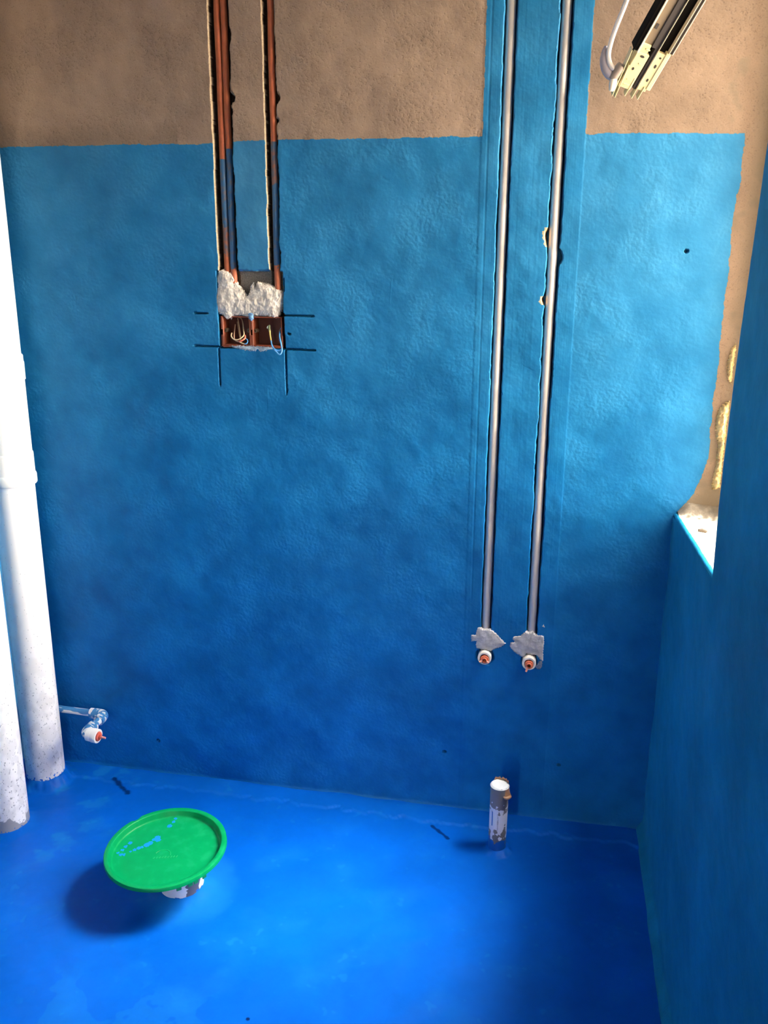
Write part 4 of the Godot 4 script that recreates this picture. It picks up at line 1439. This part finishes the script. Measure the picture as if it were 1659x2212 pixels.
func build_floor_things() -> void:
	# --- short drain under the lid
	var dp := thing("drain_stub", "short white drain pipe in the floor under the green lid", "pipe", Vector3(-0.845, 0, 0.466))
	var mb := MB.new()
	mb.lathe([Vector2(0.0545, 0.0), Vector2(0.0545, 0.1165), Vector2(0.0515, 0.1165), Vector2(0.0515, 0.02)], 56)
	obj("pipe_body", mb.done(), textured(stub_texture(211, 0), 0.4), dp)
	# --- green lid lying on it, upside down like a tray
	var lid := thing("bucket_lid", "green plastic bucket lid splashed with blue paint, lying on the short drain", "lid", Vector3(-0.8657, 0.123, 0.4952))
	var ny := Vector3(-0.019, 1.0, 0.049).normalized()
	var nx := (Vector3.RIGHT - ny * ny.x).normalized()
	lid.basis = Basis(nx, ny, nx.cross(ny))
	var R := 0.147
	var prof := [Vector2(0.0, 0.0), Vector2(0.10, 0.0), Vector2(0.1270, 0.0004), Vector2(0.1300, 0.0016), Vector2(0.1318, 0.0045), Vector2(0.1335, 0.0155), Vector2(0.1343, 0.0168), Vector2(0.1360, 0.0176), Vector2(0.1440, 0.0176), Vector2(0.1460, 0.0168), Vector2(R, 0.0150), Vector2(R + 0.0004, 0.0078), Vector2(R - 0.0015, 0.0074), Vector2(R - 0.003, 0.0130), Vector2(0.1375, 0.0140), Vector2(0.1355, 0.0020), Vector2(0.130, -0.0022), Vector2(0.0, -0.0024)]
	mb = MB.new()
	mb.lathe(prof, 96)
	for k in mb.v.size(): mb.uv[k] = Vector2(mb.v[k].x / (R * 1.02) * 0.5 + 0.5, mb.v[k].z / (R * 1.02) * 0.5 + 0.5)
	for k in mb.v.size():
		# nick in the rim at the far left
		var a := atan2(mb.v[k].z, mb.v[k].x)
		if absf(a + 2.52) < 0.045 and Vector2(mb.v[k].x, mb.v[k].z).length() > 0.138 and mb.v[k].y > 0.012: mb.v[k] -= Vector3(0, 0.004, 0)
	var lm := textured(lid_texture(), 0.40)
	lm.metallic_specular = 0.3
	obj("lid_tray", mb.done(), lm, lid)
	# torn tabs under the skirt
	var dark_green := solid(Color8(10, 120, 72), 0.5)
	for a in [0.50, 0.66, 0.76, 0.95]:
		mb = MB.new()
		var c := Vector3(cos(a), 0, sin(a))
		var t := Transform3D(Basis(Vector3(-c.z, 0, c.x), Vector3.UP, c), c * (R - 0.002))
		mb.box(Vector3(-0.006, -0.0015, -0.0012), Vector3(0.006, 0.009, 0.0012), 0.001, t)
		obj("skirt_tab", mb.done(), dark_green, lid)
	# raised mark and worn raised strokes in the middle
	var raised := solid(Color8(6, 150, 84), 0.3)
	mb = MB.new()
	var arc := []
	for q in 25:
		var a := PI * 1.05 + PI * 0.92 * q / 24.0
		arc.append(Vector3(-0.004 + cos(a) * 0.019, -0.0002, 0.014 + sin(a) * 0.019))
	mb.tube(arc, 0.0011, 8)
	obj("raised_arc", mb.done(), raised, lid)
	for q in 9:
		mb = MB.new()
		var x := -0.021 + q * 0.0066
		var z := 0.027 - q * 0.0018
		mb.tube([Vector3(x, -0.0002, z + 0.0035), Vector3(x + 0.0012, -0.0001, z - 0.0035)], 0.0011, 8)
		obj("raised_stroke", mb.done(), raised, lid)
	# --- thin upright waste pipe with taped top
	var wp := thing("waste_pipe", "thin white waste pipe standing in the floor, its top wrapped in film and brown tape", "pipe", Vector3(-0.078, 0, 0.158))
	mb = MB.new()
	mb.lathe([Vector2(0.0235, 0.0), Vector2(0.0240, 0.197), Vector2(0.0228, 0.198)], 40)
	obj("pipe_body", mb.done(), textured(stub_texture(221, 1), 0.45), wp)
	var film := solid(Color8(226, 230, 232), 0.35)
	mb = MB.new()
	var rows := []
	for j in 10:
		var r := PackedVector3Array()
		for i in 41:
			var a := TAU * i / 40.0
			var rad := 0.0252 * j / 9.0
			var y := 0.1995 + 0.0012 * edge_noise.get_noise_2d(cos(a) * rad * 4000.0, sin(a) * rad * 4000.0)
			if j == 9: y = 0.195
			r.append(Vector3(cos(a) * rad, y, sin(a) * rad))
		rows.append(r)
	mb.grid(rows, true, 1.0)
	for k in mb.n.size():
		if mb.n[k].y < 0.0: mb.n[k] = -mb.n[k]
	mb.fix()
	obj("film_cap", mb.done(), film, wp)
	var tape := solid(Color8(170, 128, 98), 0.5)
	# strip of tape down the right side, with a curled end
	mb = MB.new()
	rows = []
	for j in 9:
		var r := PackedVector3Array()
		for i in 9:
			var a := -0.35 + 1.25 * i / 8.0
			var y := 0.196 - 0.033 * j / 8.0 * (1.0 - 0.35 * absf(i / 8.0 - 0.35))
			var rad := 0.0246 + (0.008 * pow(j / 8.0, 2.0) * ss(0.2, 0.0, absf(i / 8.0 - 0.25)))
			r.append(Vector3(cos(a) * rad, y, sin(a) * rad))
		rows.append(r)
	mb.grid(rows, false, 1.0)
	for k in mb.n.size():
		if mb.n[k].dot(Vector3(mb.v[k].x, 0, mb.v[k].z)) < 0.0: mb.n[k] = -mb.n[k]
	mb.fix()
	obj("tape_strip", mb.done(), tape, wp)
	mb = MB.new()
	mb.tube(curve([Vector3(0.012, 0.176, 0.022), Vector3(0.020, 0.172, 0.021), Vector3(0.030, 0.173, 0.012)], 5), [0.0015, 0.002, 0.003, 0.004, 0.0045, 0.005, 0.005, 0.005, 0.0045, 0.004, 0.003], 8)
	obj("tape_curl", mb.done(), tape, wp)
	mb = MB.new()
	rows = []
	for j in 5:
		var r := PackedVector3Array()
		for i in 13:
			var a := -2.3 + 2.0 * i / 12.0
			r.append(Vector3(cos(a) * 0.0235, 0.194 + 0.015 * j / 4.0 * (0.6 + 0.5 * absf(sin(i * 1.9))), sin(a) * 0.0235 + 0.004 * j / 4.0))
		rows.append(r)
	mb.grid(rows, false, 1.0)
	for k in mb.n.size():
		if mb.n[k].dot(Vector3(mb.v[k].x, 0, mb.v[k].z)) < 0.0: mb.n[k] = -mb.n[k]
	mb.fix()
	obj("tape_rim", mb.done(), tape, wp)

func build_rail() -> void:
	# double-channel rail running towards the camera at the upper right
	var black := solid(Color8(11, 10, 10), 0.85)
	black.metallic_specular = 0.2
	var grey := solid(Color8(44, 41, 43), 0.7)
	var beige := solid(Color8(112, 100, 82), 0.6)
	var lipm := solid(Color8(206, 196, 176), 0.4)
	var creamm := solid(Color8(198, 189, 148), 0.45)
	var hole := solid(Color8(30, 26, 22), 0.7)
	var rail := thing("slanting_rail", "dark metal double rail with cream plastic end blocks slanting across the upper right corner", "rail", Vector3(0.1218, 1.8629, 0.12))
	rail.basis = Basis(Vector3(0.8989, -0.2678, -0.3467), Vector3(-0.1212, 0.6086, -0.7842), Vector3(0.4210, 0.7469, 0.5146)).orthonormalized()
	var Z1 := 0.46
	var mb := MB.new()
	mb.box(Vector3(-0.041, 0.0, 0.080), Vector3(-0.032, 0.030, Z1), 0.0008)
	mb.box(Vector3(-0.032, 0.022, 0.010), Vector3(0.038, 0.030, Z1), 0.0006)
	mb.box(Vector3(0.0090, 0.012, 0.060), Vector3(0.0330, 0.016, Z1), 0.0004)
	obj("black_channel", mb.done(), black, rail)
	mb = MB.new()
	mb.box(Vector3(-0.0080, 0.002, 0.095), Vector3(0.0020, 0.022, Z1), 0.0008)
	mb.box(Vector3(0.0010, 0.004, 0.008), Vector3(0.0085, 0.022, Z1), 0.0008)
	obj("grey_web", mb.done(), grey, rail)
	mb = MB.new()
	mb.box(Vector3(0.0325, 0.002, 0.096), Vector3(0.0388, 0.022, Z1), 0.0006)
	obj("grey_side", mb.done(), grey, rail)
	mb = MB.new()
	mb.box(Vector3(-0.0300, 0.006, 0.080), Vector3(-0.0075, 0.010, Z1), 0.0006)
	obj("beige_panel", mb.done(), beige, rail)
	mb = MB.new()
	mb.box(Vector3(-0.0225, 0.0045, 0.128), Vector3(-0.0165, 0.0065, 0.138), 0.0004)
	obj("panel_clip", mb.done(), grey, rail)
	for q in [[-0.0325, -0.0285, -0.003, 0.078], [0.0080, 0.0092, -0.001, 0.02], [0.0310, 0.0325, -0.001, 0.096], [0.0385, 0.0402, -0.001, 0.096]]:
		mb = MB.new()
		mb.box(Vector3(q[0], q[2], q[3]), Vector3(q[1], 0.022, Z1), 0.0004)
		obj("lip", mb.done(), lipm, rail)
	# end blocks
	mb = MB.new()
	mb.box(Vector3(-0.0310, 0.0, 0.004), Vector3(-0.0030, 0.024, 0.080), 0.0012)
	mb.box(Vector3(-0.0285, 0.002, 0.078), Vector3(-0.0090, 0.022, 0.098), 0.0012)
	var bl := obj("end_block", mb.done(), creamm, rail)
	mb = MB.new()
	mb.box(Vector3(0.0105, 0.002, 0.010), Vector3(0.0300, 0.022, 0.091), 0.0012)
	mb.box(Vector3(0.0270, 0.0, 0.016), Vector3(0.0372, 0.022, 0.096), 0.0012)
	var br := obj("end_block", mb.done(), creamm, rail)
	for q in [[-0.0425, -0.019, 0.078], [-0.0355, -0.020, 0.050], [-0.0075, -0.010, 0.030], [0.0085, -0.010, 0.085], [0.0215, -0.008, 0.020]]:
		mb = MB.new()
		var lean: float = 0.010 if q[0] < -0.03 else 0.0
		var t := Transform3D(Basis(Vector3.RIGHT, Vector3.UP, Vector3(-lean / 0.09, 0, 1)), Vector3(q[0] + lean, 0, q[1]))
		mb.box(Vector3(0, -0.001, 0), Vector3(0.0018, 0.018, q[2] - q[1]), 0.0004, t)
		obj("fin", mb.done(), creamm, rail)
	var cut := func(x: float, y: float, z: float, rx: float, rz: float, parent: Node) -> void:
		var c := MB.new()
		c.lathe([Vector2(0.0, -0.0006), Vector2(1.0, -0.0006), Vector2(1.0, 0.0004)], 14)
		for k in c.v.size():
			c.v[k] = Vector3(x + c.v[k].x * rx, y + c.v[k].y, z + c.v[k].z * rz)
		for k in c.n.size():
			if c.n[k].y > 0.0: c.n[k] = -c.n[k]
		c.fix()
		obj("screw_hole", c.done(), hole, parent)
	cut.call(0.0205, 0.002, 0.034, 0.0022, 0.0034, br)
	cut.call(0.0200, 0.002, 0.064, 0.0026, 0.0040, br)
	cut.call(0.0205, 0.002, 0.082, 0.0026, 0.0020, br)
	cut.call(-0.0165, 0.0, 0.0735, 0.0050, 0.0024, bl)
	cut.call(-0.0210, 0.0, 0.046, 0.0024, 0.0030, bl)
	# small raised ribs on the left block
	for q in [[-0.024, 0.012, 0.014], [-0.022, 0.022, 0.010], [-0.016, 0.058, 0.008], [-0.018, 0.088, 0.010]]:
		mb = MB.new()
		mb.box(Vector3(q[0], -0.0015, q[1]), Vector3(q[0] + q[2], 0.003, q[1] + 0.0022), 0.0004)
		obj("rib", mb.done(), creamm, bl)
	# hanger up to the ceiling, out of the photo
	mb = MB.new()
	var inv := rail.transform.affine_inverse()
	mb.tube([Vector3(0.0, 0.018, Z1 - 0.02), inv * (rail.transform * Vector3(0.0, 0.018, Z1 - 0.02) + Vector3(0, 0.42, 0))], 0.004, 10)
	obj("hanger", mb.done(), grey, rail)
	# --- white cable looping into it
	var cable := thing("cable", "white cable curving down to a grey plug beside the dark rail", "cable", Vector3(0.08, 1.90, 0.14))
	var o := cable.position
	var pts := []
	for q in [[0.060, 2.60, 0.20], [0.1150, 2.25, 0.22], [0.1136, 2.1, 0.2], [0.1009, 2.0335, 0.17], [0.0797, 1.9737, 0.15], [0.0714, 1.9371, 0.145], [0.0754, 1.9154, 0.145], [0.0868, 1.9023, 0.145], [0.0982, 1.9006, 0.145]]: pts.append(Vector3(q[0], q[1], q[2]) - o)
	mb = MB.new()
	mb.tube(curve(pts, 8), 0.0050, 14)
	obj("cord", mb.done(), solid(Color8(240, 238, 234), 0.4), cable)
	mb = MB.new()
	mb.tube(curve([Vector3(0.0655, 1.9500, 0.136) - o, Vector3(0.0640, 1.9200, 0.136) - o, Vector3(0.0738, 1.9000, 0.136) - o, Vector3(0.0880, 1.8905, 0.136) - o], 6), [0.003, 0.0050, 0.0068, 0.0078, 0.0085, 0.009, 0.0092, 0.0095, 0.0098, 0.0102, 0.0105, 0.0106, 0.0108, 0.0108, 0.0106, 0.0102, 0.0098, 0.009, 0.0085], 18)
	obj("shade_sleeve", mb.done(), solid(Color8(170, 166, 176), 0.5), cable)  # grey tube stands in for the shaded side of the white cable
	mb = MB.new()
	mb.lathe([Vector2(0, -0.005), Vector2(0.010, -0.005), Vector2(0.0108, 0.0), Vector2(0.0108, 0.022), Vector2(0.009, 0.026), Vector2(0, 0.027)], 22, rot_to(Vector3(0.45, 0.55, 0.3), Vector3(0.0851, 1.892, 0.138) - o))
	obj("plug_body", mb.done(), solid(Color8(140, 130, 124), 0.5), cable)
	mb = MB.new()
	mb.tube(curve([Vector3(0.0872, 1.8920, 0.138) - o, Vector3(0.0846, 1.879, 0.140) - o, Vector3(0.0822, 1.8630, 0.142) - o], 5), [0.0045, 0.0056, 0.0068, 0.0074, 0.0078, 0.0078, 0.0076, 0.0072, 0.0066, 0.0056, 0.0034], 16)
	obj("plug_tip", mb.done(), solid(Color8(240, 236, 222), 0.45), cable)
